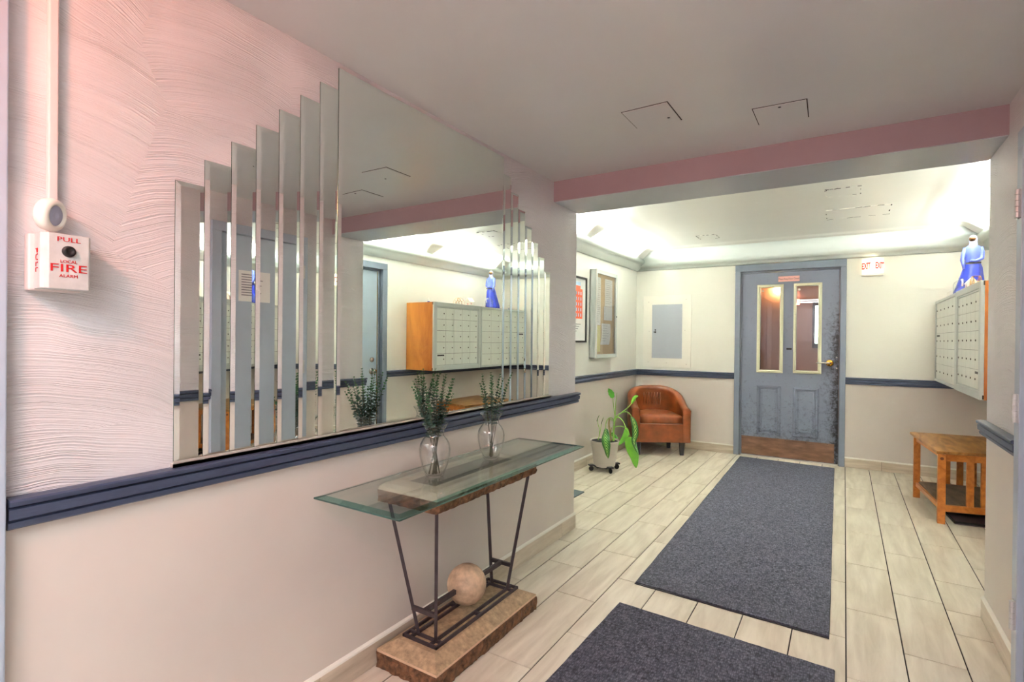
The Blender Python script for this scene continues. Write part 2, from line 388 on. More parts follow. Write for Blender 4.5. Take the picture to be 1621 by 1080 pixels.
# corridor ceiling with its access panels, the beam
ceiling = struct('ceiling', MB().box((XL-.02, YB-T, ZC), (XR+.02, 2.86, ZC+.2)), CEIL, 'grey satin corridor ceiling')
def hatch(quad, z, name, mat, label, gap=.004):
    c = Vector((sum(p[0] for p in quad)/4, sum(p[1] for p in quad)/4))
    inner = [tuple(c+(Vector(p)-c)*(1-gap*10)) for p in quad]
    m = MB(); m.prism(quad, z-.0012, z+.001, 1); m.prism(inner, z-.0035, z+.001, 0)
    o = m.build(name, [mat, SLOTM], ceiling); o['label'] = label; return o
hatch([(-.809, 2.122), (-.612, 2.118), (-.608, 2.330), (-.807, 2.320)], ZC, 'access_panel', CEIL, 'flush square panel painted grey, dark cut edge')
hatch([(-.335, 2.368), (-.134, 2.378), (-.138, 2.576), (-.333, 2.560)], ZC, 'access_panel', CEIL, 'flush square panel with a small keyhole, nearer the right wall')
MB().lathe([(0, -.0045), (.006, -.0045), (.006, 0)], (-.235, 2.40, ZC), 10).build('screw_hole', BLACK, ceiling)
MB().lathe([(0, -.0045), (.006, -.0045), (.006, 0)], (-.65, 2.27, ZC), 10).build('screw_hole', BLACK, ceiling)
struct('trim_1', MB().box((XL, 2.852, ZB), (XR, YE+.02, 2.42)).box((XL, 2.848, ZB+.003), (XR, 2.852, ZC), 1), [SOFFIT, BEAM], 'shade-darkened mauve ceiling beam with grey soffit')

# lobby ceiling: a height field with the oval lamp bays along both side walls
bays = [(3.20, 4.46), (4.60, 5.88)]
def ceil_z(x, y):
    d = min(x-BX0, BX1-x); yb = BY-y
    z = ZC2
    if d < .75:
        best = 0
        for a, b in bays:
            cy, hy = (a+b)/2, (b-a)/2
            q = 1-abs((y-cy)/hy)**3-(d/.47)**2.2
            best = max(best, min(1, max(0, q*2.4)))
        t = max(0, min(1, (.30-d)/.26)); t = t*t*(3-2*t)
        rib = ZC2-.115*t
        z = rib+(ZC2+.12-.03*(d/.47)-rib)*(best*best*(3-2*best))
        if best == 0 and d < .62: z -= .008*math.sin(PI*min(1, max(0, (d-.3)/.32)))
    if yb < .32:
        t = 1-yb/.32
        zb = ZC2-.012-.105*(1-math.sqrt(max(0, 1-t**2)))*1.0
        if not any(a <= y <= b and d < .3 for a, b in bays): z = min(z, zb)
    return z
nx, ny = 150, 120
m = MB(); m.v = [Vector((BX0+(BX1-BX0)*i/nx, YE+.0+(BY-YE)*j/ny, ceil_z(BX0+(BX1-BX0)*i/nx, YE+(BY-YE)*j/ny))) for j in range(ny+1) for i in range(nx+1)]
m.f = [[j*(nx+1)+i, (j+1)*(nx+1)+i, (j+1)*(nx+1)+i+1, j*(nx+1)+i+1] for j in range(ny) for i in range(nx)]; m.mi = [0]*len(m.f)
cb = struct('ceiling_lobby', m, CEIL_BK, 'pale lobby ceiling with rounded lamp bays', smooth=True)
cb.name = 'ceiling.001'
struct('ceiling', MB().box((BX0-T, YE, 2.5), (BX1+T, BY+T, 2.55)), CEIL_BK)

# cove moulding with open troughs on both sides, solid along the back wall
prof = [(0, 2.088), (.03, 2.093), (.09, 2.132), (.094, 2.146), (.12, 2.150), (.138, 2.165), (.143, 2.185), (.136, 2.205), (.124, 2.213),
        (.112, 2.208), (.104, 2.170), (.04, 2.135), (0, 2.135)]
rp = [(d, h) for d, h in prof]
c1 = struct('trim_2', MB().extrude(rp, (BX0, YE, 0), (BX0, BY, 0), (1, 0, 0)), COVE, 'rounded light trough moulding over the notice board', smooth=False)
c2 = struct('trim_3', MB().extrude(rp[::-1], (BX1, YE, 0), (BX1, BY, 0), (-1, 0, 0)), COVE, 'rounded light trough moulding over the mailboxes')
bp = [(0, 2.088), (.03, 2.092), (.045, 2.10), (.05, 2.115), (.085, 2.118), (.118, 2.130), (.135, 2.155), (.139, 2.18), (.15, 2.215), (.17, 2.245), (.195, 2.268), (.225, 2.285), (.26, 2.30), (0, 2.34)]
c3 = struct('trim_4', MB().extrude(bp[::-1], (BX0, BY, 0), (BX1, BY, 0), (0, -1, 0)), COVE, 'broad rounded cove over the grey door')
for c in (c1, c2, c3):
    for p in c.data.polygons:
        if len(p.vertices) == 4: p.use_smooth = True
    fix_normals(c)

# tubes lying in the troughs
TUBEM = emit('fluorescent tube', (.97, 1, .93, 1), TUBE)
for side, X in (('left', BX0+.065), ('right', BX1-.065)):
    for k, (a, b) in enumerate(bays):
        where = ('over the framed picture', 'over the notice board') if side == 'left' else ('over the side door', 'over the mailboxes')
        t = thing('fluorescent_light', 'white fluorescent tube hidden in the cove '+where[k], 'light', (X, (a+b)/2, 2.152), group='cove lights')
        MB().box((X-.02, a+.06, 2.137), (X+.02, b-.06, 2.170)).build('fixture', WHITEP, t)
        MB().tube([(X, a+.08, 2.208), (X, b-.08, 2.208)], .013, 8).build('tube', TUBEM, t)
        for q0 in (a+.06, b-.085): MB().box((X-.014, q0, 2.170), (X+.014, q0+.025, 2.220)).build('lamp_holder', WHITEP, t)

# patches and a vent in the lobby ceiling
def patch(x0, y0, x1, y1, name, label):
    z = ZC2; m = MB()
    m.prism([(x0, y0), (x1, y0), (x1, y1), (x0, y1)], z-.003, z+.002, 0)
    rnd = random.Random(int(x0*977))
    for (p, q) in (((x0, y0), (x1, y0)), ((x1, y0), (x1, y1)), ((x1, y1), (x0, y1)), ((x0, y1), (x0, y0))):
        n = 9; P = Vector(p); Q = Vector(q)
        for i in range(n):
            if rnd.random() < .35: continue
            a = P.lerp(Q, i/n); b = P.lerp(Q, (i+1)/n); j = rnd.uniform(-.006, .006)
            m.bar((a.x+j, a.y+j, z-.003), (b.x+j, b.y-j, z-.003), rnd.uniform(.003, .010), .002, mi=1 if rnd.random() < .6 else 2)
    o = m.build(name, [CEIL_BK, SLOTM, WHITEP], cb); o['label'] = label; return o
def toz(x, y): return x*(ZC2-1.25)/1.10, y*(ZC2-1.25)/1.10
for (a, b, c, d) in ((-.128, 4.41, .09, 4.645), (-.14, 5.11, .308, 5.49)):
    (a, b), (c, d) = toz(a, b), toz(c, d)
    patch(a, b, c, d, 'ceiling_patch', 'cracked plaster patch with dark edges')
(a, b), (c, d) = toz(-1.33, 5.68), toz(-1.135, 5.90)
patch(a, b, c, d, 'ceiling_patch', 'small pale patch')

# ------------------------------------------------------------------ chair rails and baseboards
rail = [(0, RZ0), (.014, RZ0), (.020, RZ0+.004), (.022, RZ0+.016), (.016, RZ0+.018), (.017, RZ0+.021), (.027, RZ0+.024), (.028, RZ0+.045), (.018, RZ0+.048), (.019, RZ0+.051), (.032, RZ0+.053), (.034, RZ1-.006), (.030, RZ1-.002), (.012, RZ1), (0, RZ1)]
def railing(name, a, b, out, label):
    o = struct(name, MB().extrude(rail, a, b, out), NAVY, label); fix_normals(o); return o
railing('trim_5', (XL, .37, 0), (XL, YE+.02, 0), (1, 0, 0), 'slate blue chair rail under the mirror')
railing('trim_6', (XR, YB, 0), (XR, 1.87, 0), (-1, 0, 0), 'slate blue chair rail before the closet door')
railing('trim_7', (XR, 2.60, 0), (XR, YE+.03, 0), (-1, 0, 0), 'slate blue chair rail on the wall at the right edge')
railing('trim_8', (BX0, YE, 0), (BX0, BY, 0), (1, 0, 0), 'slate blue chair rail under the notice board')
railing('trim_9', (BX0, BY, 0), (-1.028, BY, 0), (0, -1, 0), 'slate blue chair rail behind the tan armchair')
railing('trim_10', (.012, BY, 0), (BX1, BY, 0), (0, -1, 0), 'slate blue chair rail between door and mailboxes')
railing('trim_11', (BX1, 3.99, 0), (BX1, BY, 0), (-1, 0, 0), 'slate blue chair rail under the mailboxes')
def baseboard(name, a, b, out, start=.3, label='wood-look tile baseboard capped with white caulk'):
    a, b, out = Vector(a), Vector(b), Vector(out); L_ = (b-a).length; d = (b-a).normalized()
    root = struct(name, MB().extrude([(0, 0), (.004, 0), (.004, .09), (0, .09)], a, b, out), GROUT, label)
    s = -start
    while s < L_:
        p, q = max(0, s), min(L_, s+.6045); s += .6045
        if q-p < .02: continue
        P, Q = a+d*(p+.0012), a+d*(q-.0012)
        MB().extrude([(.001, .0015), (.012, .0015), (.012, .088), (.010, .090), (.001, .090)], P, Q, out).build('tile', TILEB, root)
    MB().extrude([(0, .0895), (.013, .0895), (.011, .096), (.003, .102), (0, .102)], a, b, out).build('caulk', CAULK, root)
    return root
baseboard('baseboard_left', (XL, .36, 0), (XL, YE+.005, 0), (1, 0, 0), .6045-((2.98-.36) % .6045))
baseboard('baseboard_left_end', (XL, YE, 0), (BX0, YE, 0), (0, 1, 0), 0)
baseboard('baseboard_right', (XR, YE, 0), (XR, 2.60, 0), (-1, 0, 0), 0)
baseboard('baseboard_right_near', (XR, 1.87, 0), (XR, YB, 0), (-1, 0, 0), 0)
baseboard('baseboard_lobby_left', (BX0, YE, 0), (BX0, BY, 0), (1, 0, 0), .2)
baseboard('baseboard_back_left', (BX0, BY, 0), (-1.028, BY, 0), (0, -1, 0), .0)
baseboard('baseboard_back_right', (.012, BY, 0), (BX1, BY, 0), (0, -1, 0), .3)
baseboard('baseboard_lobby_right', (BX1, BY, 0), (BX1, 3.99, 0), (-1, 0, 0), .3)

# ------------------------------------------------------------------ doors
# door_1: back door, in the end wall
d1 = struct('door_1', MB().box((-1.028, BY-.022, 0), (-.972, BY+.02, 2.012)).box((-.038, BY-.022, 0), (.012, BY+.02, 2.012)).box((-1.028, BY-.022, 2.012), (.012, BY+.02, 2.086))
            .box((-.985, BY+.02, 0), (-.957, BY+.13, 1.995)).box((-.045, BY+.02, 0), (-.010, BY+.13, 1.995)).box((-.985, BY+.02, 1.995), (-.01, BY+.13, 2.03)), DOORP,
            'blue grey door with two tall cream-framed windows', bevel=.004)
YL = BY+.018   # front face of the leaf
def worn():
    m, N, L, P = newmat('scuffed blue grey door paint'); P.inputs['Roughness'].default_value = .38
    tc = N.new('ShaderNodeTexCoord'); sp = N.new('ShaderNodeSeparateXYZ'); L.new(tc.outputs['Object'], sp.inputs[0])
    v = coords(N, L, (1, 1, 1)); n = noise(N, L, v, 28, 6, .75, .4)
    mr = N.new('ShaderNodeMapRange'); mr.inputs['From Min'].default_value = -.30; mr.inputs['From Max'].default_value = -.06; L.new(sp.outputs['X'], mr.inputs[0])
    mz = N.new('ShaderNodeMapRange'); mz.inputs['From Min'].default_value = .85; mz.inputs['From Max'].default_value = .1; mz.inputs['To Max'].default_value = .45; L.new(sp.outputs['Z'], mz.inputs[0])
    pw = N.new('ShaderNodeMath'); pw.operation = 'POWER'; pw.inputs[1].default_value = 2.2; L.new(mr.outputs[0], pw.inputs[0])
    hi = N.new('ShaderNodeMapRange'); hi.inputs['From Min'].default_value = 1.75; hi.inputs['From Max'].default_value = 1.35; L.new(sp.outputs['Z'], hi.inputs[0])
    pz = N.new('ShaderNodeMath'); pz.operation = 'MULTIPLY'; L.new(pw.outputs[0], pz.inputs[0]); L.new(hi.outputs[0], pz.inputs[1])
    mx = N.new('ShaderNodeMath'); mx.operation = 'MAXIMUM'; L.new(pz.outputs[0], mx.inputs[0]); L.new(mz.outputs[0], mx.inputs[1])
    a = N.new('ShaderNodeMath'); a.operation = 'MULTIPLY_ADD'; a.inputs[1].default_value = .36; L.new(mx.outputs[0], a.inputs[0]); L.new(n, a.inputs[2])
    L.new(ramp(N, L, a.outputs[0], [(.58, sc(116, 124, 142)), (.70, sc(100, 106, 122)), (.86, sc(26, 26, 32))]), P.inputs['Base Color'])
    return m
WORN = worn()
lx0, lx1, lz0, lz1 = -.955, -.047, .012, 1.992
openings = [(-.775, -.585, .945, 1.832), (-.430, -.232, .950, 1.835)]
m = MB()
cols = [lx0, openings[0][0], openings[0][1], openings[1][0], openings[1][1], lx1]
for i in range(5):
    a, b = cols[i], cols[i+1]
    if i in (1, 3):
        o = openings[0] if i == 1 else openings[1]
        m.box((a, YL, lz0), (b, YL+.042, o[2])).box((a, YL, o[3]), (b, YL+.042, lz1))
    else: m.box((a, YL, lz0), (b, YL+.042, lz1))
leaf = m.build('door_leaf', WORN, d1)
for k, (a, b, c, d) in enumerate([(-.800, -.569, .241, .773), (-.452, -.220, .250, .771)]):
    m = MB(); P = [(a, c), (b, c), (b, d), (a, d)]
    ring = lambda e, y: [(a+e, y, c+e), (b-e, y, c+e), (b-e, y, d-e), (a+e, y, d-e)]
    vs = ring(0, YL) + ring(.008, YL-.010) + ring(.022, YL-.010) + ring(.032, YL+.0035) + ring(.055, YL-.008)
    fs = []
    for r in range(4):
        for i in range(4): fs.append((r*4+i, r*4+(i+1) % 4, r*4+4+(i+1) % 4, r*4+4+i))
    fs.append((16, 17, 18, 19)); m.add(vs, fs); pn = m.build('raised_panel', WORN, leaf); fix_normals(pn)
for k, (a, b, c, d) in enumerate([(-.808, -.552, .915, 1.862), (-.457, -.199, .921, 1.863)]):
    o = openings[k]; m = MB()
    A = [(a, c), (b, c), (b, d), (a, d)]; B = [(o[0], o[2]), (o[1], o[2]), (o[1], o[3]), (o[0], o[3])]
    def rg(pts, y): return [(p[0], y, p[1]) for p in pts]
    md = [((p[0]*.45+q[0]*.55), (p[1]*.45+q[1]*.55)) for p, q in zip(A, B)]
    vs = rg(A, YL)+rg(A, YL-.010)+rg(md, YL-.016)+rg(B, YL-.009)+rg(B, YL+.01)
    fs = [(r*4+i, r*4+(i+1) % 4, r*4+4+(i+1) % 4, r*4+4+i) for r in range(4) for i in range(4)]
    m.add(vs, fs); fr = m.build('window_frame', CREAM, leaf); fr['label'] = 'cream painted window frame'; fix_normals(fr)
    for zz in [c+.03+(d-c-.06)*t/3 for t in range(4)]:
        for xx in (a+.017, b-.017): MB().lathe([(0, -.0150), (.003, -.0150), (.003, -.008)], (xx, YL, zz), 6, axis=(0, 1, 0)).build('screw', LOCK, leaf)
    for zz in (c+.014, d-.014): MB().lathe([(0, -.0150), (.003, -.0150), (.003, -.008)], ((a+b)/2, YL, zz), 6, axis=(0, 1, 0)).build('screw', LOCK, leaf)
    MB().box((o[0]-.004, YL+.010, o[2]-.004), (o[1]+.004, YL+.014, o[3]+.004)).build('window_pane', PANE, leaf)
    MB().lathe([(0, -.003), (.012, -.003), (.012, .002), (0, .002)], (o[0]+.022, YL+.006, o[3]-.035), 12, axis=(0, 1, 0)).build('round_button', WHITEP, leaf)
m = MB().box((-.950, YL-.003, .018), (-.078, YL, .214)); kp = m.build('kick_plate', KICK, d1); kp['label'] = 'scuffed brown metal kick plate'
for i in range(5): MB().lathe([(0, -.0055), (.004, -.0055), (.004, -.002)], (-.90+.19*i, YL, .205), 8, axis=(0, 1, 0)).build('screw', NICKEL, d1)
MB().box((-.957, YL-.03, 0), (-.045, YL+.06, .009)).build('threshold', ALU, d1)
hd = MB().lathe([(0, -.016), (.018, -.016), (.032, -.010), (.035, -.003), (.035, 0)], (-.125, YL, 1.036), 20, axis=(0, 1, 0)).build('door_handle', BRASS, d1, smooth=True)
hd['label'] = 'polished brass lever handle on a round rose'; fix_normals(hd)
MB().tube([(-.125, YL-.01, 1.036), (-.125, YL-.05, 1.036), (-.135, YL-.058, 1.037), (-.185, YL-.060, 1.038), (-.243, YL-.052, 1.036)], [.011, .011, .011, .009, .007], 10).build('lever', NICKEL, hd, smooth=True)
for zz in (.985, 1.094): MB().lathe([(0, -.005), (.008, -.004), (.010, 0)], (-.066, YL, zz), 10, axis=(0, 1, 0)).build('latch_screw', NICKEL, d1)
sg = MB().box((-.605, YL-.0012, 1.888), (-.405, YL, 1.945)).build('sticker', PINKS, d1); sg['label'] = 'small pink sticker reading Please Keep Door Closed'
text('lettering', 'Please Keep Door Closed', .028, BLACK, (-.505, YL-.0018, 1.916), (1, 0, 0), (0, 0, 1), sg, .0003, squash=.66)
# dark smudge handles: push mark between the panes
MB().box((-.520, YL-.0008, 1.165), (-.470, YL, 1.185)).build('scuff_mark', BLACK, d1)

# door_2: side door in the lobby's right wall (seen in the mirror)
xw = BX1
d2 = struct('door_2', MB().box((xw-.02, 3.93, 0), (xw+.03, 3.995, 1.965)).box((xw-.02, 3.265, 0), (xw+.03, 3.33, 1.965)).box((xw-.02, 3.265, 1.965), (xw+.03, 3.995, 2.03))
            .box((xw+.03, 3.905, 0), (xw+.1, 3.93, 1.945)).box((xw+.03, 3.33, 0), (xw+.1, 3.355, 1.945)).box((xw+.03, 3.33, 1.945), (xw+.1, 3.93, 1.97)), DOORP,
            'blue grey framed side door by the mailboxes', bevel=.003)
MB().box((xw+.035, 3.358, .01), (xw+.075, 3.902, 1.943)).build('door_leaf', DOORL, d2)
MB().box((xw+.030, 3.898, .01), (xw+.036, 3.905, 1.943)).build('weather_strip', BRASS, d2)
for zz, r in ((1.02, .026), (.90, .030)):
    k = MB().lathe([(0, -.055), (r*.7, -.055), (r, -.042), (r*.85, -.03), (r*.4, -.022), (r*.4, -.006), (r*1.1, -.005), (r*1.1, 0)] if r > .028 else [(0, -.016), (r*.8, -.016), (r, -.01), (r, 0)], (xw+.035, 3.83, zz), 16, axis=(1, 0, 0))
    o = k.build('door_knob' if r > .028 else 'deadbolt', NICKEL, d2, smooth=True); fix_normals(o)

# door_3: closet door in the near right wall
d3 = struct('door_3', MB().box((XR-.025, 1.87, 0), (XR+.03, 1.935, 1.955)).box((XR-.025, 2.535, 0), (XR+.03, 2.60, 1.955)).box((XR-.025, 1.87, 1.955), (XR+.03, 2.60, 2.02))
            .box((XR+.03, 1.92, 0), (XR+.11, 1.935, 1.955)).box((XR+.03, 2.535, 0), (XR+.11, 2.55, 1.955)).box((XR+.03, 1.92, 1.955), (XR+.11, 2.55, 1.97)), DOORL,
            'pale blue grey closet door at the right edge', bevel=.003)
MB().box((XR-.006, 1.939, .01), (XR+.035, 2.531, 1.951)).build('door_leaf', DOORL, d3)
for zz in (.28, 1.75, 1.02):
    h = MB()
    for i in range(5): h.tube([(XR-.034, 2.545, zz-.05+.0205*i), (XR-.034, 2.545, zz-.05+.0205*i+.019)], .009, 10)
    h.box((XR-.028, 2.54, zz-.05), (XR-.024, 2.575, zz+.05)); h.build('hinge', SILVER, d3)
pp = thing('paper_notice', 'white paper notice in clear sleeve taped on the closet door', 'paper', (XR-.007, 2.18, 1.5))
MB().box((XR-.0085, 2.06, 1.495), (XR-.0065, 2.295, 1.71)).build('sheet', PAPER, pp)
m = MB(); [m.box((XR-.0092, 2.08, 1.68-.018*i), (XR-.0084, 2.08+random.uniform(.1, .19), 1.686-.018*i)) for i in range(9)]; m.build('print', INK, pp)
# door_4: frame at the left edge of the picture
d4 = struct('door_4', MB().box((XL, .285, 0), (XL+.03, .365, 2.03)).box((XL, -.55, 0), (XL+.03, -.63, 2.03)).box((XL, -.63, 2.03), (XL+.03, .365, 2.1)), DOORL, 'blue grey door frame at the left edge', bevel=.003)
MB().box((XL, -.548, .01), (XL+.014, .283, 2.028)).build('door_leaf', DOORL, d4)

# ------------------------------------------------------------------ vestibule behind the back door
PINKW = simple('pinkish brown vestibule wall', sc(198, 158, 140), .5, var=.05)
vb = MB(); vy = BY+T; VX0, VX1 = -1.5, .9
vb.box((VX0-.1, vy, -.02), (VX0, 8.15, 2.4)).box((VX1, vy, -.02), (VX1+.1, 8.15, 2.4)).box((VX0-.1, 8.1, -.02), (VX1+.1, 8.2, 2.4))
vb.box((VX0, 7.2, -.02), (-.62, 8.1, 2.4))
struct('wall_vestibule', vb, PINKW, 'pinkish brown vestibule walls seen through the door windows')
struct('ceiling', MB().box((VX0-.1, vy, 2.4), (VX1+.1, 8.2, 2.45)), PINKW).name = 'ceiling.003'
struct('floor', MB().box((VX0, BY+.02, -.006), (VX1, 8.1, .001)), KICK).name = 'floor.001'
struct('baseboard_vestibule', MB().box((VX0, 7.185, 0), (-.62, 7.2, .85)), simple('dark wainscot', sc(112, 82, 76), .5))
w1 = struct('window_1', MB().box((-.365, 8.07, 1.23), (-.335, 8.1, 1.735)).box((-.20, 8.07, 1.23), (-.16, 8.1, 1.735)).box((-.365, 8.07, 1.735), (-.16, 8.1, 1.78)).box((-.365, 8.07, 1.17), (-.16, 8.1, 1.23)), simple('dark window frame', sc(60, 40, 40), .5))
MB().box((-.345, 8.085, 1.23), (-.20, 8.092, 1.735)).build('window_pane', emit('daylit pane', (.8, 1, .95, 1), 1.6), w1)
fl = thing('ceiling_light', 'small white ceiling light seen through the right door window', 'light', (-.25, 7.3, 2.38))
MB().box((-.40, 7.05, 2.375), (.0, 7.25, 2.40)).build('housing', WHITEP, fl)
MB().box((-.39, 7.06, 2.365), (-.01, 7.24, 2.375)).build('diffuser', emit('vestibule diffuser', (1, .86, .74, 1), VEST), fl)
wl = thing('wall_light', 'warm wall light with white box seen through the left door window', 'light', (-.70, 7.16, 1.9))
MB().box((-.76, 7.12, 1.93), (-.655, 7.2, 2.06)).build('junction_box', WHITEP, wl)
MB().lathe([(.005, -.09), (.035, -.07), (.045, -.03), (.03, 0), (.012, .02)], (-.70, 7.15, 1.92), 14).build('globe', emit('warm bulb', (1, .6, .25, 1), 14), wl, smooth=True)

# ------------------------------------------------------------------ stepped bevelled mirror
mir = thing('wall_mirror', 'large wall mirror flanked by ever shorter narrow mirrors, above the glass console', 'mirror', (XL, 1.75, RZ1+.008))
def bevelled(y0, y1, z0, z1, bw, name, t=.007, e=.0036):
    x0 = XL+.0015; m = MB(); g = .0008
    y0 += g; y1 -= g
    q = lambda e_, x: [(x, y0+e_, z0+e_), (x, y1-e_, z0+e_), (x, y1-e_, z1-e_), (x, y0+e_, z1-e_)]
    m.add(q(0, x0)+q(0, x0+t-e)+q(bw, x0+t), [(0, 1, 5, 4), (1, 2, 6, 5), (2, 3, 7, 6), (3, 0, 4, 7)], 1)
    b = 0; m.add(q(0, x0+t-e)+q(bw, x0+t), [(0, 1, 5, 4), (1, 2, 6, 5), (2, 3, 7, 6), (3, 0, 4, 7), (4, 5, 6, 7)], 0)
    return m.build(name, [MIRROR, MIRR_EDGE], mir)
zb0 = RZ1+.009
for i in range(7): bevelled(.700+.0755*i, .700+.0755*(i+1), zb0, 1.664+.075*i, .0125, 'mirror_strip')
bevelled(1.2285, 2.282, zb0, 2.193, .0125, 'mirror_panel', .008)
for i in range(7): bevelled(2.282+.0745*i, 2.282+.0745*(i+1), zb0, 2.108-.076*i, .0125, 'mirror_strip')
MB().box((XL, .695, RZ1-.004), (XL+.016, 2.81, RZ1+.010)).box((XL+.013, .695, RZ1-.004), (XL+.016, 2.81, RZ1+.017)).build('ledge', ALU, mir)

# ------------------------------------------------------------------ console
con = thing('console_table', 'glass-topped console table on iron legs and a chiselled stone base under the mirror', 'table', (-1.342, 1.765, 0))
def rough_slab(x0, x1, y0, y1, z0, z1, amp, seed, n=60):
    rnd = random.Random(seed); m = MB(); per = 2*((x1-x0)+(y1-y0)); pts = []
    N_ = int(per/.016)
    for k in range(N_):
        s = per*k/N_
        if s < x1-x0: p = (x0+s, y0, 0, -1)
        elif s < x1-x0+y1-y0: p = (x1, y0+s-(x1-x0), 1, 0)
        elif s < 2*(x1-x0)+y1-y0: p = (x1-(s-(x1-x0)-(y1-y0)), y1, 0, 1)
        else: p = (x0, y1-(s-2*(x1-x0)-(y1-y0)), -1, 0)
        pts.append(p)
    rows = 5
    for r in range(rows):
        z = z0+(z1-z0)*r/(rows-1)
        for k, (x, y, nx_, ny_) in enumerate(pts):
            a = rnd.uniform(-amp, amp*.6) if 0 < r < rows-1 else (-rnd.uniform(0, amp) if r == 0 else -amp*.3)
            m.v.append(Vector((x+nx_*a, y+ny_*a, z+(rnd.uniform(0, .004) if r in (1, 2, 3) else 0))))
    for r in range(rows-1):
        for k in range(N_): m.f.append([r*N_+k, r*N_+(k+1) % N_, (r+1)*N_+(k+1) % N_, (r+1)*N_+k]); m.mi.append(0)
    m.f.append([(rows-1)*N_+k for k in range(N_)]); m.f.append([k for k in range(N_)][::-1]); m.mi += [0, 0]
    return m
bx0, bx1, by0, by1 = -1.490, -1.190, 1.410, 2.120
rough_slab(bx0, bx1, by0, by1, .001, .060, .008, 3).build('rock_base', ROCK, con)
m = MB(); q = lambda e, z: [(bx0+e, by0+e, z), (bx1-e, by0+e, z), (bx1-e, by1-e, z), (bx0+e, by1-e, z)]
m.add(q(.004, .060)+q(.003, .070)+q(.058, .1005), [(0, 1, 5, 4), (1, 2, 6, 5), (2, 3, 7, 6), (3, 0, 4, 7)]+[(4, 5, 9, 8), (5, 6, 10, 9), (6, 7, 11, 10), (7, 4, 8, 11), (8, 9, 10, 11)])
for k in range(4): m.mi[k] = 1
m.build('stone_slab', [STONE, STONE_EDGE], con)
# iron grille on the base
fx0, fx1, fy0, fy1, fz = -1.427, -1.257, 1.487, 2.062, .1005
m = MB()
def fb(x0, y0, x1, y1, h=.012): m.box((x0, y0, fz), (x1, y1, fz+h))
for xx in (fx0, fx0+.032, fx1-.032-.01, fx1-.010): fb(xx, fy0, xx+.010, fy1)
for yy in (fy0, fy0+.035, fy1-.045, fy1-.010): fb(fx0, yy, fx1, yy+.010, .0118)
fb(fx0, (fy0+fy1)/2-.008, fx0+.04, (fy0+fy1)/2+.008, .0116); fb(fx1-.04, (fy0+fy1)/2-.008, fx1, (fy0+fy1)/2+.008, .0116)
m.build('grille', IRON, con, bevel=.0015)
az = .628; ax0, ax1, ay0, ay1 = -1.462, -1.216, 1.435, 2.088
feet = [(-1.292, 1.525), (-1.378, 1.525), (-1.292, 2.022), (-1.378, 2.022)]
tops = [(ax1-.006, ay0+.006), (ax0+.006, ay0+.006), (ax1-.006, ay1-.006), (ax0+.006, ay1-.006)]
for (a, b), (c, d) in zip(feet, tops): MB().bar((a, b, fz+.011), (c, d, az), .0125).build('leg', IRON, con, bevel=.001)
m = MB(); m.box((ax0, ay0, az), (ax0+.012, ay1, az+.006)).box((ax1-.012, ay0, az), (ax1, ay1, az+.006)).box((ax0, ay0, az), (ax1, ay0+.012, az+.006)).box((ax0, ay1-.012, az), (ax1, ay1, az+.006))
m.build('apron_frame', IRON, con)
t_ = (.214-fz)/(az-fz)
for s in (0, 2):
    p = Vector((*feet[s], fz)).lerp(Vector((*tops[s], az)), t_); q_ = Vector((*feet[s+1], fz)).lerp(Vector((*tops[s+1], az)), t_)
    MB().bar(p, q_, .012, .016).build('crossbar', IRON, con)
    if s == 0: r0_ = (p+q_)/2
    else: r1_ = (p+q_)/2
MB().bar(r0_, r1_, .014, .018).build('axle', IRON, con)
bl = MB(); n = 28
for j in range(1, n//2): bl.v += [Vector((-1.337+.083*math.sin(PI*j/(n//2))*math.cos(2*PI*k/n), 1.775+.083*math.sin(PI*j/(n//2))*math.sin(2*PI*k/n), .214+.083*math.cos(PI*j/(n//2)))) for k in range(n)]
R_ = n//2-1
bl.f = [[j*n+k, (j+1)*n+k, (j+1)*n+(k+1) % n, j*n+(k+1) % n] for j in range(R_-1) for k in range(n)]+[list(range(n)), [(R_-1)*n+k for k in range(n)][::-1]]; bl.mi = [0]*len(bl.f)
o = bl.build('stone_ball', BALL, con, smooth=True); fix_normals(o); o['label'] = 'mottled cream stone ball skewered on the iron rod'
# top stone
tx0, tx1, ty0, ty1 = -1.485, -1.190, 1.405, 2.115
rough_slab(tx0, tx1, ty0, ty1, az+.006, az+.050, .007, 9).build('rock_top', ROCK, con)
m = MB(); q = lambda e, z: [(tx0+e, ty0+e, z), (tx1-e, ty0+e, z), (tx1-e, ty1-e, z), (tx0+e, ty1-e, z)]
vs = q(.003, az+.050)+q(.006, az+.062)+q(.020, az+.074)+q(.066, az+.082)+q(.072, az+.070)
fs = [(r*4+i, r*4+(i+1) % 4, r*4+4+(i+1) % 4, r*4+4+i) for r in range(4) for i in range(4)]+[(16, 17, 18, 19)]
m.add(vs, fs); m.mi[-1] = 1; m.build('stone_top_slab', [STONE_TOP, STONE_DK], con)
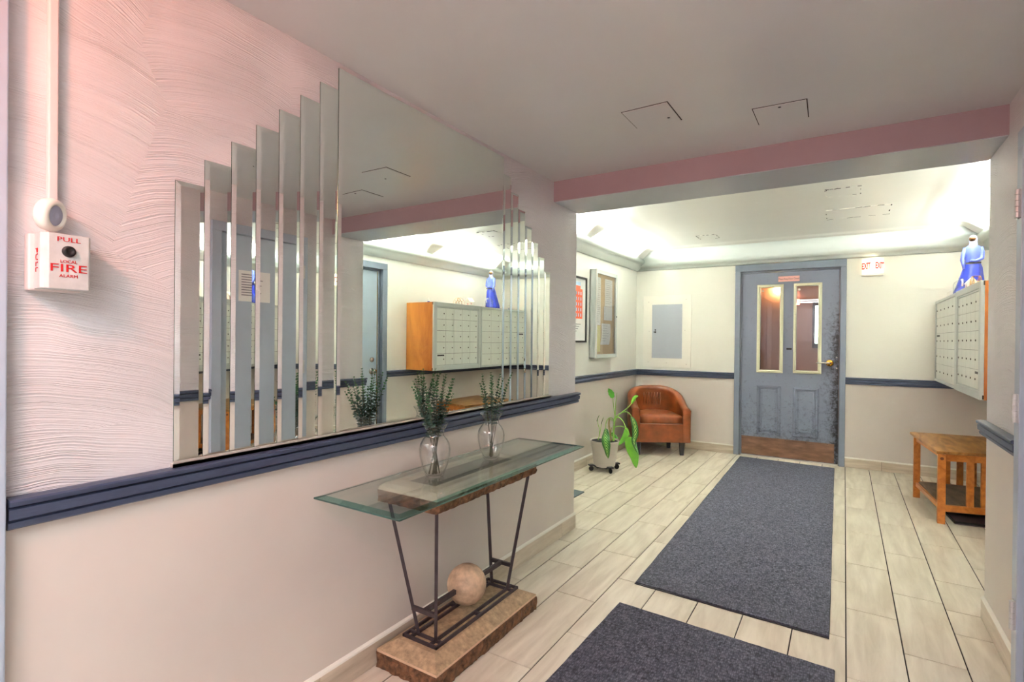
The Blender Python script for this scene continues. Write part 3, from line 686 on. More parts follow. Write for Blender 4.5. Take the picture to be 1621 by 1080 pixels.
# glass
gz0, gz1 = .712, .724; gx0, gx1, gy0, gy1 = -1.482, -1.093, 1.122, 2.412
m = MB(); q = lambda e, z: [(gx0+e, gy0+e, z), (gx1-e, gy0+e, z), (gx1-e, gy1-e, z), (gx0+e, gy1-e, z)]
m.add(q(.001, gz0)+q(0, gz0+.001)+q(0, gz0+.006)+q(.024, gz1), [(3, 2, 1, 0)], 0)
m.f += [[12, 13, 14, 15]]; m.mi += [0]
for r in range(3):
    for i in range(4): m.f.append([r*4+i, r*4+(i+1) % 4, r*4+4+(i+1) % 4, r*4+4+i]); m.mi.append(1)
BEV = thin_glass('bevelled green glass', sc(170, 214, 208), sc(70, 150, 146), refl=1)
for k in range(len(m.f)-4, len(m.f)): m.mi[k] = 2
gt = m.build('glass_top', [GLASS, GLASS_EDGE, BEV], con); gt['label'] = 'clear green-edged bevelled glass top'

# ------------------------------------------------------------------ vases with eucalyptus
def vase(x, y, label, s=1.0):
    z0 = gz1+.0005
    o_ = [(0, 0), (.030, 0), (.034, .004), (.037, .012), (.050, .045), (.058, .080), (.0595, .105), (.056, .125), (.046, .142), (.036, .152), (.0335, .162), (.035, .175), (.043, .190), (.0495, .197)]
    i_ = [(.0475, .1975), (.041, .188), (.033, .175), (.0315, .162), (.034, .153), (.044, .141), (.0535, .124), (.057, .105), (.0555, .080), (.0475, .046), (.034, .014), (.028, .008), (0, .007)]
    t = thing('glass_vase', label, 'vase', (x, y, z0), group='glass vases on the console')
    b = MB().lathe([(r*s, z*s) for r, z in o_+i_], (x, y, z0), 32).build('body', VASE, t, smooth=True); fix_normals(b)
    MB().lathe([(.0475*s, .1965*s), (.050*s, .1985*s), (.0485*s, .2005*s), (.0465*s, .199*s)], (x, y, z0), 32, closed=True).build('rim', VASE, t, smooth=True)
    return t
def sprig(x, y, lean_x, lean_y, h, seed, label, group, big=1.0):
    rnd = random.Random(seed); z0 = gz1+.011
    bx, by = -lean_x*.10+rnd.uniform(-.012, .012), -lean_y*.10+rnd.uniform(-.012, .012)
    P = [Vector((x+bx, y+by, z0))]
    nk = Vector((x+lean_x*.12, y+lean_y*.12, gz1+.165)); top = Vector((x+lean_x, y+lean_y, gz1+h))
    pts = []
    for i in range(17):
        t = i/16
        mid = nk+Vector((0, 0, .02))
        p = P[0]*(1-t)**2+(nk+Vector((lean_x*.12, lean_y*.12, .03)))*2*t*(1-t)+top*t*t
        if p.z < gz1+.2:
            r = Vector((p.x-x, p.y-y, 0)); 
            if r.length > .026: r = r.normalized()*.026; p = Vector((x+r.x, y+r.y, p.z))
        pts.append(p)
    th = thing('eucalyptus_sprig', label, 'sprig', P[0], group=group)
    MB().tube(pts, [.0019-.0012*i/16 for i in range(17)], 5).build('stem', EUCS, th)
    m = MB(); n = int((h-.155)/.0105)
    for k in range(n):
        z = gz1+.150+(h-.150)*k/(n-1)
        for i in range(16):
            if pts[i].z <= z <= pts[i+1].z+1e-6: break
        t = (z-pts[i].z)/max(1e-6, pts[i+1].z-pts[i].z); p = pts[i].lerp(pts[i+1], max(0, min(1, t))); d = (pts[i+1]-pts[i]).normalized()
        f = k/(n-1); L_ = (.027*(1-f)+.0085*f)*rnd.uniform(.8, 1.15)*big
        if z < gz1+.2: L_ *= .8
        a0 = rnd.uniform(0, PI)
        for s in (0, 1):
            a = a0+PI*s+rnd.uniform(-.3, .3); u = d.orthogonal().normalized(); v_ = d.cross(u)
            dr = (u*math.cos(a)+v_*math.sin(a)+d*(.25+.55*f)).normalized(); sd = d.cross(dr).normalized(); nn = dr.cross(sd)
            w = L_*.46; cu = nn*L_*.12
            q = [p, p+dr*L_*.25+sd*w*.8+cu, p+dr*L_*.65+sd*w+cu, p+dr*L_*1.0+cu*.4, p+dr*L_*.65-sd*w+cu, p+dr*L_*.25-sd*w*.8+cu]
            m.add(q+[p+dr*L_*.5], [(0, 1, 6), (1, 2, 6), (2, 3, 6), (3, 4, 6), (4, 5, 6), (5, 0, 6)], 1 if f > .62 else 0)
    m.build('leaves', [EUC, EUCT], th)
v1 = (-1.313, 1.534); v2 = (-1.305, 1.899)
vase(*v1, 'clear glass vase nearer the camera, full of eucalyptus')
vase(*v2, 'clear glass vase farther from the camera, sparser eucalyptus')
def nth(G, i):
    k = sorted(g[1] for g in G).index(G[i][1]); n = len(G)
    W = ['', 'second', 'third', 'fourth', 'fifth', 'sixth', 'seventh', 'eighth']
    if k == 0: return 'leftmost'
    if k == n-1: return 'rightmost'
    return W[k]+' from the left' if k < n/2 else W[n-1-k]+' from the right'
# leans: (toward +x, toward +y); picture right is mostly +y
G1 = [(-.01, -.115, .355), (-.03, -.090, .375), (.01, -.062, .33), (-.02, -.045, .385), (.02, -.01, .405), (-.03, .02, .39), (.015, .045, .395), (-.02, .072, .385), (.02, .088, .375), (-.01, .112, .37), (.04, -.08, .31), (.05, .05, .32)]
for i, (a, b, h) in enumerate(G1):
    sprig(*v1, a*.9, b*1.0, h*.97, 20+i, nth(G1, i)+' eucalyptus sprig of the nearer glass vase', 'eucalyptus in the nearer vase')
G2 = [(-.01, -.085, .33), (-.02, -.055, .37), (.02, -.03, .36), (.0, -.008, .375), (.01, .095, .345), (-.02, .12, .36), (.03, .145, .37)]
for i, (a, b, h) in enumerate(G2):
    sprig(*v2, a, b*.8, h, 50+i, nth(G2, i)+' eucalyptus sprig of the farther glass vase', 'eucalyptus in the farther vase')

# ------------------------------------------------------------------ fire alarm pull station, raceway, round lamp
fa = thing('fire_alarm_box', 'silver fire alarm pull box with red lettering on left wall', 'fire alarm', (XL, .45, 1.35))
MB().box((XL, .398, 1.345), (XL+.028, .49, 1.468)).build('back_box', PIPEW, fa, bevel=.003)
m = MB(); fp = [(XL+.028, .407), (XL+.062, .407), (XL+.069, .413), (XL+.072, .420), (XL+.072, .490), (XL+.066, .4945), (XL+.028, .4945)]
m.prism(fp, 1.349, 1.469); m.build('cover', SILVER, fa, bevel=.0015)
fxx = XL+.0725; X_, Y_ = (0, 1, 0), (0, 0, 1)
for body, size, z, sq in (('PULL', .0140, 1.4565, 1.38), ('LOCAL', .0092, 1.4090, 1.05), ('FIRE', .0240, 1.3940, 1.55), ('ALARM', .0094, 1.3775, 1.1)):
    text('lettering', body, size, REDP, (fxx, .4535, z), X_, Y_, fa, .0006, squash=sq)
text('lettering', 'PULL', .016, REDP, (XL+.046, .4065, 1.41), (0, 0, -1), (1, 0, 0), fa, .0006, squash=1.5)
k = MB().lathe([(0, .006), (.006, .006), (.008, .009), (.0115, .006), (.0125, 0)], (fxx-.0005, .4535, 1.4315), 20, axis=(1, 0, 0)).build('key_lock', BLACK, fa, smooth=True); fix_normals(k)
rc = thing('cable_raceway', 'painted raceway running up the left wall to the ceiling', 'conduit', (XL, .437, 1.52))
MB().box((XL, .4335, 1.47), (XL+.017, .4515, ZC)).build('channel', PIPEW, rc, bevel=.003)
rl = thing('round_strobe', 'round white cup with lilac lens above the fire alarm box', 'strobe', (XL+.03, .437, 1.512))
ax = Vector((.76, .63, -.14)).normalized(); c0 = Vector((XL+.026, .421, 1.514))
o = MB().lathe([(0, .0), (.020, .0), (.034, .006), (.0365, .018), (.034, .027), (.027, .031), (.0235, .0305), (.0225, .026), (0, .026)], c0, 32, axis=ax).build('cup', WHITEP, rl, smooth=True); fix_normals(o)
o = MB().lathe([(0, .0275), (.006, .0275), (.008, .0285), (.010, .0275), (.021, .0272), (.0222, .0262)], c0, 28, axis=ax).build('lens', LILAC, rl, smooth=True); fix_normals(o)

# ------------------------------------------------------------------ mats
def mat_(quad, label, name='floor_mat'):
    c = (sum(p[0] for p in quad)/4, sum(p[1] for p in quad)/4, 0)
    t = thing(name, label, 'mat', c, group=None)
    n = 26; P = [Vector(p) for p in quad]; per = []
    for i in range(4):
        a, b = P[i], P[(i+1) % 4]
        per += [a.lerp(b, k/n)+Vector((random.uniform(-.0015, .0015), random.uniform(-.0015, .0015))) for k in range(n)]
    cc = Vector(c[:2])
    MB().prism([tuple(p) for p in per], .0005, .004).build('backing', RUBBER, t)
    MB().prism([tuple(cc+(p-cc)*.994) for p in per], .004, .009).build('pile', CARPET, t)
    return t
mat_([(-.896, 2.615), (-.041, 2.581), (-.071, 6.092), (-.945, 6.126)], 'long charcoal mat running up to the grey door')
mat_([(-.93, .75), (-.012, .71), (-.017, 2.344), (-.888, 2.383)], 'charcoal mat in the foreground at the bottom edge')
t = mat_([(-2.12, 3.30), (-1.80, 3.28), (-1.785, 3.95), (-2.12, 3.98)], 'grey green mat peeking out behind the wall corner')
t.children[1].data.materials[0] = simple('grey green mat', sc(86, 98, 100), .9, var=.1)
t.children[1].name = 'pile'

# ------------------------------------------------------------------ tan tub armchair
ang = math.radians(30)
ch = thing('armchair', 'tan leather tub armchair with short black legs in the lobby corner', 'armchair', (-1.80, 5.905, 0), ang)
# local frame: front is -y; half width .31, front at y=-.27
def upath(off, n=22):
    """U path from the front right arm round the back to the front left, offset inward by off"""
    r = .315-off; pts = []
    for i in range(5): pts.append((r, -.275+.275*i/5))
    for i in range(n+1):
        a = PI*i/n; pts.append((r*math.cos(a), r*.95*math.sin(a)))
    for i in range(5): pts.append((-r, -.275*(i+1)/5))
    return pts
O, I = upath(0), upath(.085)
def ztop(p):
    t = (p[1]+.275)/.55; t = max(0, min(1, t)); s = t*t*(3-2*t)
    return .515+.205*(.35*t+.65*s)
m = MB(); K = len(O)
rings = []
for k in range(K):
    o_, i_ = Vector(O[k]), Vector(I[k]); zt = ztop(O[k]); mid = (o_+i_)/2; out = (o_-i_).normalized()*.0425
    cs = [(o_, .145), (o_*1.0, .30), (o_, zt-.045)]
    for a in (20, 50, 90, 130, 160): 
        c = math.cos(math.radians(a)); s_ = math.sin(math.radians(a)); cs.append((mid+out*1.12*c, zt-.042+.045*s_))
    cs += [(i_, zt-.05), (i_, .36), (i_, .145)]
    rings.append([Vector((p[0], p[1], z)) for p, z in cs])
R_ = len(rings[0])
for r in rings: m.v += r
for k in range(K-1):
    for j in range(R_): m.f.append([k*R_+j, k*R_+(j+1) % R_, (k+1)*R_+(j+1) % R_, (k+1)*R_+j]); m.mi.append(0)
m.f += [list(range(R_))[::-1], [(K-1)*R_+j for j in range(R_)]]; m.mi += [0, 0]
sh = m.build('shell', LEATHER, ch, smooth=True, local=True); fix_normals(sh)
bv = sh.modifiers.new('b', 'BEVEL'); bv.width = .008; bv.segments = 2; bv.limit_method = 'ANGLE'; bv.angle_limit = 1.1
MB().box((-.235, -.273, .145), (.235, .1, .345)).box((-.2, .1, .145), (.2, .22, .345)).build('front_panel', LEATHER, ch, local=True, bevel=.006)
# cushion
m = MB(); outline = []
for i in range(6): outline.append((-.225+.45*i/5, -.268))
for i in range(1, 16):
    a = PI*i/16; outline.append((.225*math.cos(a), .02+.20*math.sin(a)))
C_ = Vector((0, -.03)); lay = [(.985, .350), (1.0, .362), (1.0, .415), (.975, .432), (.90, .442), (.7, .452), (.4, .458)]
for s, z in lay:
    for p in outline:
        q_ = C_+(Vector(p)-C_)*s; m.v.append(Vector((q_.x, q_.y, z+(.006*math.sin(q_.x*60) if s < .95 else 0)*.3)))
n = len(outline)
for r in range(len(lay)-1):
    for k in range(n): m.f.append([r*n+k, r*n+(k+1) % n, (r+1)*n+(k+1) % n, (r+1)*n+k]); m.mi.append(0)
m.f += [[(len(lay)-1)*n+k for k in range(n)], [k for k in range(n)][::-1]]; m.mi += [0, 0]
cu = m.build('seat_cushion', LEATHER, ch, smooth=True, local=True); fix_normals(cu)
m = MB(); m.tube([(-.228, -.276, .43), (-.228, -.276, .349), (.228, -.276, .349), (.228, -.276, .43)], .0032, 6)
pi_ = m.build('piping', PIPING, ch, local=True); pi_['label'] = 'grey piping round the seat front'
for x, y in ((-.235, -.215), (.235, -.215), (-.19, .17), (.19, .17)):
    m = MB(); m.add([(x-.026, y-.026, .146), (x+.026, y-.026, .146), (x+.026, y+.026, .146), (x-.026, y+.026, .146), (x-.018, y-.018, 0), (x+.018, y-.018, 0), (x+.018, y+.018, 0), (x-.018, y+.018, 0)],
                    [(0, 1, 2, 3), (7, 6, 5, 4), (0, 4, 5, 1), (1, 5, 6, 2), (2, 6, 7, 3), (3, 7, 4, 0)])
    m.build('leg', BLACKLEG, ch, local=True, bevel=.002)
# pleats in the back rest
m = MB()
for k in range(7):
    a = PI/2+(-.42+.14*k); r = .228
    m.tube([(r*math.cos(a), r*.93*math.sin(a), .64), (r*math.cos(a), r*.945*math.sin(a), .58), (r*math.cos(a)*1.0, r*.95*math.sin(a), .50)], [.004, .011, .003], 6)
m.build('pleats', LEATHER, ch, smooth=True, local=True)

# ------------------------------------------------------------------ potted dieffenbachia on a caddy
px, py = -1.935, 4.74
cd = thing('plant_caddy', 'black rolling plant caddy under the off-white pot', 'plant stand', (px, py, 0))
m = MB(); arms = [-.75, .9, 2.3, 3.95]
for a in arms:
    c, s = math.cos(a), math.sin(a)
    m.bar((px+c*.02, py+s*.02, .032), (px+c*.085, py+s*.085, .034), .050, .011)
    m.bar((px+c*.080, py+s*.080, .036), (px+c*.118, py+s*.118, .056), .044, .012); m.bar((px+c*.112, py+s*.112, .056), (px+c*.158, py+s*.158, .056), .046, .012)
m.lathe([(.0, .028), (.05, .028), (.055, .034), (.05, .040), (0, .040)], (px, py, 0), 16); m.build('frame', BLACKLEG, cd)
for a in arms:
    c, s = math.cos(a), math.sin(a)
    w_ = MB().lathe([(0, -.009), (.021, -.009), (.0235, -.005), (.0235, .005), (.021, .009), (0, .009)], (px+c*.135, py+s*.135, .0235), 14, axis=(s, -c, 0)).build('wheel', BLACK, cd, smooth=False)
    MB().box((px+c*.135-.006, py+s*.135-.006, .030), (px+c*.135+.006, py+s*.135+.006, .056)).build('fork', NICKEL, cd)
pl = thing('potted_plant', 'dieffenbachia with drooping variegated leaves in an off-white pot', 'plant', (px, py, .041))
o = MB().lathe([(0, .041), (.090, .041), (.100, .05), (.132, .278), (.138, .285), (.136, .29), (.130, .286), (.122, .262), (0, .262)], (px, py, 0), 36).build('pot', POT, pl, smooth=True); fix_normals(o)
MB().lathe([(0, .283), (.06, .283), (.127, .281)], (px, py, 0), 24).build('soil', SOIL, pl, smooth=True)
# points read from the photograph are laid on the upright plane through the pot
def at(a, b, dy=0):
    X_, Y2 = 900+a/5.4, 590+b/5.4
    u, v_ = (X_-810.5)/832.07, (Y2-540)/832.07
    d = r2*u-u2*v_+f1; t = (py-.0+dy)/d.y
    return Vector((0, 0, 1.25))+d*t
def smoothpts(pts, n=5):
    out = []
    for i in range(len(pts)-1):
        p0, p1, p2, p3 = pts[max(0, i-1)], pts[i], pts[i+1], pts[min(len(pts)-1, i+2)]
        for k in range(n):
            t = k/n; out.append(.5*((2*p1)+(p2-p0)*t+(2*p0-5*p1+4*p2-p3)*t*t+(3*p1-p0-3*p2+p3)*t**3))
    return out+[pts[-1]]
def stem(pts, r0_, r1_, mat=STEM, name='stem'):
    P = smoothpts([at(*p) for p in pts]); n = len(P)
    return MB().tube(P, [r0_+(r1_-r0_)*i/(n-1) for i in range(n)], 8).build(name, mat, pl, smooth=True)
def leaf_(pts, width, mat, twist=0.0, fold=.25, depthn=(0, -1, 0), name='leaf'):
    P = smoothpts([at(*p) for p in pts], 6); n = len(P); m = MB(); m.uv = []
    view = Vector(depthn).normalized()
    for i, p in enumerate(P):
        d = (P[min(i+1, n-1)]-P[max(i-1, 0)]).normalized(); t = i/(n-1)
        w_ = width*.5*max(.02, math.sin(PI*min(1, t**.75))**.8)
        side = d.cross(view).normalized(); side = (side*math.cos(twist*(1-t*.4))+view*math.sin(twist*(1-t*.4))).normalized(); nn = side.cross(d)
        for s in (-1, -.5, 0, .5, 1):
            wob = math.sin(t*22+s*2)*.003*abs(s)
            m.v.append(p+side*w_*s-nn*(abs(s)*w_*fold)+nn*wob); m.uv.append((s, t))
    for i in range(n-1):
        for j in range(4): m.f.append([i*5+j, (i+1)*5+j, (i+1)*5+j+1, i*5+j+1]); m.mi.append(0)
    return m.build(name, mat, pl, smooth=True)
stem([(365, 580, .0), (352, 500), (345, 440), (350, 392)], .010, .008, STEMB, 'cane')
stem([(385, 585, .0), (385, 500), (392, 430), (398, 378)], .011, .007)
stem([(358, 590, 0), (362, 520), (366, 470)], .007, .006, STEMB, 'cane')
stem([(397, 385), (388, 300), (378, 218)], .005, .0025)
stem([(398, 385), (402, 300), (406, 240), (415, 172)], .005, .0016, name='rolled_leaf')
stem([(388, 440), (400, 385), (440, 352), (500, 305), (545, 258)], .007, .003)
stem([(392, 415), (430, 358), (485, 335), (520, 350), (540, 380)], .007, .003)
stem([(392, 400), (425, 382), (462, 410), (485, 455), (494, 480)], .005, .003)
stem([(380, 500), (395, 468), (430, 458), (478, 468), (512, 505), (530, 560)], .005, .003)
stem([(385, 420), (378, 392), (348, 388, -.02), (322, 425, -.04), (314, 482, -.06)], .005, .003)
stem([(375, 410), (352, 400), (348, 440)], .004, .003)
stem([(362, 560), (372, 530), (385, 520)], .004, .003)
for pts in ([(250, 585, 0), (262, 540), (264, 485), (247, 412), (262, 368)], [(250, 585, 0), (268, 520), (280, 440), (298, 380)]):
    stem(pts, .004, .0018)
stem([(243, 416), (250, 390), (262, 366)], .004, .002, DRY, 'dry_tip')
stem([(279, 440), (287, 415), (297, 388)], .0035, .002, DRY, 'dry_tip')
MB().lathe([(0, 0), (.014, .004), (.012, .02), (0, .026)], at(247, 588)-Vector((0, 0, .012)), 10).build('bud', STEMB, pl, smooth=True)
leaf_([(378, 220), (366, 190), (352, 160), (340, 136)], .062, LEAFD, .2)
leaf_([(536, 268), (550, 235), (572, 205), (598, 202)], .042, LEAFV2, .5)
leaf_([(534, 372), (565, 440), (572, 530), (560, 600), (598, 700)], .060, LEAFV, .7)
leaf_([(520, 548), (528, 620), (560, 720), (577, 818)], .110, LEAFV2, .1)
leaf_([(495, 470), (492, 530), (462, 580), (428, 622)], .056, LEAFV2, .5)
leaf_([(316, 475, -.06), (312, 560, -.15), (325, 650, -.17), (338, 737, -.15)], .086, LEAFV, .0)
leaf_([(370, 512), (385, 535), (400, 548), (425, 562)], .034, LEAFD, .4)

# ------------------------------------------------------------------ framed picture and notice board on the lobby wall
xw = BX0
pf = thing('framed_picture', 'thin black framed print of a red brick building', 'picture', (xw, 4.46, 1.22))
y0, y1, z0, z1 = 4.18, 4.74, 1.224, 1.852
m = MB()
for (a, b, c, d) in ((y0, y0+.016, z0, z1), (y1-.016, y1, z0, z1), (y0, y1, z0, z0+.016), (y0, y1, z1-.016, z1)): m.box((xw, a, c), (xw+.022, b, d))
m.build('frame', BLACK, pf)
MB().box((xw, y0+.014, z0+.014), (xw+.010, y1-.014, z1-.014)).build('print', PAPER, pf)
bk = MB(); wn = MB(); BRK = simple('red brick print', sc(214, 96, 66), .7); SKY = simple('pale blue print', sc(176, 206, 232), .7)
bk.box((xw+.010, 4.30, 1.45), (xw+.0108, 4.655, 1.735)); bk.box((xw+.010, 4.34, 1.735), (xw+.0108, 4.61, 1.765))
for r in range(5):
    for c in range(7): wn.box((xw+.0108, 4.315+.049*c, 1.47+.052*r), (xw+.0114, 4.335+.049*c, 1.50+.052*r))
bk.build('printed_building', BRK, pf); wn.build('printed_windows', SKY, pf)['kind'] = 'stuff'
MB().box((xw+.010, 4.36, 1.766), (xw+.0106, 4.61, 1.80)).build('printed_sky', SKY, pf)
m = MB()
for k in range(4): m.box((xw+.010, 4.34, 1.395-.022*k), (xw+.0106, 4.62-.03*k, 1.401-.022*k))
m.build('printed_caption', INK, pf)
nb = thing('notice_board', 'grey framed glazed notice board with papers on lobby wall', 'notice board', (xw, 5.13, 1.05))
xb = xw+.070; y0, y1, z0, z1 = 4.845, 5.425, 1.066, 1.955
MB().box((xw, y0, z0), (xw+.012, y1, z1)).box((xw, y0, z0), (xb-.014, y0+.012, z1)).box((xw, y1-.012, z0), (xb-.014, y1, z1)).box((xw, y0, z0), (xb-.014, y1, z0+.012)).box((xw, y0, z1-.012), (xb-.014, y1, z1)).build('case', MAILF, nb, bevel=.002)
m = MB(); b = .038
for (a, c, e, d) in ((y0, y0+b, z0, z1), (y1-b, y1, z0, z1), (y0+b, y1-b, z0, z0+b), (y0+b, y1-b, z1-b, z1)): m.box((xb-.013, a, e), (xb, c, d))
m.build('door_frame', MAILF, nb, bevel=.002)
m = MB(); m.tube([(xb+.001, y0+.004, z0), (xb+.001, y0+.004, z1)], .004, 8); m.build('hinge', ALU, nb)
MB().box((xb-.010, y0+.035, z0+.035), (xb-.007, y1-.035, z1-.035)).build('glass_door', PANE, nb)
MB().box((xw+.012, y0+.012, z0+.012), (xw+.040, y1-.012, z1-.012)).build('cork_panel', CORK, nb)
k = MB().lathe([(0, .006), (.007, .006), (.008, 0)], (xb, y1-.025, 1.50), 12, axis=(1, 0, 0)).build('lock', BLACK, nb)
def sheet(ya, yb, za, zb, mat, label, lines=8, tilt=0):
    t = thing('paper_sheet', label, 'paper', (xw+.041, (ya+yb)/2, za))
    m = MB(); n = 6
    for i in range(n+1):
        z = za+(zb-za)*i/n; xo = xw+.0415+.010*math.sin(PI*i/n)*(1 if tilt else .1)
        m.v += [Vector((xo, ya+tilt*(z-za), z)), Vector((xo, yb+tilt*(z-za), z))]
    for i in range(n): m.f.append([2*i, 2*i+1, 2*i+3, 2*i+2]); m.mi.append(0)
    s = m.build('sheet', mat, t); so = s.modifiers.new('s', 'SOLIDIFY'); so.thickness = .0006
    if lines:
        m = MB()
        for i in range(lines):
            z = zb-(zb-za)*(i+1)/(lines+1.5); fr_ = (z-za)/(zb-za); xo = xw+.0425+.010*math.sin(PI*fr_)*(1 if tilt else .1)
            m.box((xo, ya+.02+tilt*(z-za), z), (xo+.0006, ya+.02+(yb-ya)*random.uniform(.45, .8)+tilt*(z-za), z+.003))
        m.build('print', INK, t)
sheet(4.885, 5.03, 1.40, 1.885, PAPER, 'long white paper down the left side of the notice board', 22)
sheet(4.885, 5.03, 1.13, 1.395, YELLOWP, 'yellow paper in the lower left of the notice board', 0)
sheet(5.14, 5.345, 1.60, 1.885, PAPER, 'white paper in the upper right of the notice board', 12)
sheet(5.12, 5.345, 1.455, 1.598, PAPER, 'blank white paper in the middle right of the notice board', 0)
sheet(5.03, 5.27, 1.20, 1.42, PAPER, 'tilted curling white paper low on the notice board', 7, .12)

# ------------------------------------------------------------------ electric panel on the end wall
ep = thing('electric_panel', 'white painted access plate with grey metal door on end wall', 'access panel', (-1.78, BY, .93))
MB().box((-2.065, BY-.008, .932), (-1.500, BY, 1.784)).build('plate', WHITEP, ep, bevel=.002)
MB().box((-1.956, BY-.013, 1.040), (-1.602, BY-.008, 1.677)).build('panel_door', simple('grey panel paint', sc(164, 170, 180), .45), ep, bevel=.001)
m = MB(); m.lathe([(0, -.016), (.009, -.016), (.010, -.012)], (-1.915, BY, 1.375), 12, axis=(0, 1, 0)); m.lathe([(0, -.016), (.011, -.016), (.012, -.012)], (-1.915, BY, 1.350), 12, axis=(0, 1, 0)); m.box((-1.936, BY-.016, 1.344), (-1.915, BY-.012, 1.356)); m.build('latch', BLACK, ep)
m = MB()
for x, z in ((-2.0, 1.71), (-1.56, 1.73), (-1.99, 1.36), (-1.57, 1.37), (-2.0, .99), (-1.78, .985), (-1.55, .975)): MB().lathe([(0, -.0105), (.005, -.0105), (.006, -.008)], (x, BY, z), 8, axis=(0, 1, 0)).build('screw', ALU, ep)

# ------------------------------------------------------------------ exit sign on the end wall
ex = thing('exit_sign', 'glowing white wedge exit sign on the wall beside the door', 'exit sign', (.22, BY, 1.92))
EXM = emit('lit sign face', (1, .80, .52, 1), WARM)
MB().box((.135, BY-.03, 1.905), (.315, BY, 1.925)).build('lower_cap', WHITEP, ex); MB().box((.135, BY-.03, 2.065), (.315, BY, 2.082)).build('upper_cap', WHITEP, ex)
m = MB(); m.prism([(.14, BY-.001), (.14, BY-.02), (.205, BY-.075), (.245, BY-.075), (.31, BY-.02), (.31, BY-.001)], 1.925, 2.065); m.build('diffuser', EXM, ex)
REDL = simple('red exit lettering', sc(200, 24, 16), .5)
dl = Vector((.065, -.055, 0)).normalized()
text('lettering', 'EXIT', .085, REDL, (.1710, BY-.0492, 1.995), dl, (0, 0, 1), ex, .0005, squash=.52, bold=.0034)
dr_ = Vector((.065, .055, 0)).normalized()
text('lettering', 'EXIT', .085, REDL, (.2790, BY-.0492, 1.995), dr_, (0, 0, 1), ex, .0005, squash=.52, bold=.0034)

# ------------------------------------------------------------------ mailboxes
hs = thing('mailbox_housing', 'orange plywood box carrying both mailbox fronts on the wall', 'cabinet', (.92, 5.2, .90))
MB().box((.730, 4.302, .900), (BX1-.002, 4.320, 1.640)).build('side_panel', PLY, hs)
MB().box((.730, 4.320, 1.622), (BX1, 6.225, 1.640)).build('top_panel', PLYD, hs)
MB().box((.730, 4.320, .900), (BX1, 6.225, .918)).build('bottom_panel', PLYD, hs)
MB().box((.730, 6.207, .918), (BX1, 6.225, 1.622)).build('side_panel', PLYD, hs)
def mailboxes(y0, y1, z0, z1, border, label, missing=None):
    t = thing('mailbox_unit', label, 'mailboxes', (.73, (y0+y1)/2, z0), group=None)
    xf = .708; m = MB()
    b = border
    for (a, c, e, d) in ((y0, y0+b, z0, z1), (y1-b, y1, z0, z1), (y0+b, y1-b, z0, z0+b), (y0+b, y1-b, z1-b, z1)): m.box((xf, a, e), (.7295, c, d))
    m.build('frame', MAILF, t, bevel=.003)
    if border > .03:
        m = MB(); b2 = b+.012
        for (a, c, e, d) in ((y0+b, y0+b2, z0+b, z1-b), (y1-b2, y1-b, z0+b, z1-b), (y0+b2, y1-b2, z0+b, z0+b2), (y0+b2, y1-b2, z1-b2, z1-b)): m.box((xf+.006, a, e), (.7295, c, d))
        m.build('inner_frame', MAILF, t); b = b2
    MB().box((xf+.016, y0+b, z0+b), (.7295, y1-b, z1-b)).build('backing', LOCK, t)
    W_, H_ = (y1-y0-2*b)/5, (z1-z0-2*b)/5; g = .0016
    base = MB().box((xf+.009, g, g), (xf+.016, W_-g, H_-g)).build('mailbox_door', MAILM, t, local=True)
    lk = MB().lathe([(0, -.004), (.006, -.004), (.007, 0)], (xf+.009, W_*.80, H_*.5), 10, axis=(1, 0, 0)).build('lock', LOCK, base, local=True)
    first = True
    for r in range(5):
        for c in range(5):
            if first: d_, l_ = base, lk; first = False
            else:
                d_ = bpy.data.objects.new('mailbox_door', base.data); COL.objects.link(d_); d_.parent = t
                l_ = bpy.data.objects.new('lock', lk.data); COL.objects.link(l_); l_.parent = d_
            d_.location = Vector((0, y0+b+W_*c, z0+b+H_*r))-Vector(t.location)
    m = MB(); r, c = missing
    m.box((xf+.0075, y0+b+W_*c+.012, z0+b+H_*r+H_*.78), (xf+.009, y0+b+W_*(c+.85), z0+b+H_*r+H_*.90)); m.build('label_strip', BLACK, t)
    return t
u1_ = mailboxes(4.300, 5.158, .900, 1.642, .046, 'pale grey mailbox front with five rows of doors, nearer one with raised frame', (0, 0))
u2_ = mailboxes(5.164, 6.215, .903, 1.636, .024, 'pale grey flat mailbox front nearer the end wall', (2, 4))
m = MB(); m.box((.722, 4.296, 1.612), (.7295, 4.302, 1.640)).box((.722, 4.296, .905), (.7295, 4.302, .93)); m.build('hinge', BLACK, u1_)

# things on top of the mailboxes
zt = 1.6405
fg = thing('figurine', 'tall blue robed figurine with white hood standing on the mailboxes', 'figurine', (.862, 5.60, zt))
fx, fy = .862, 5.60
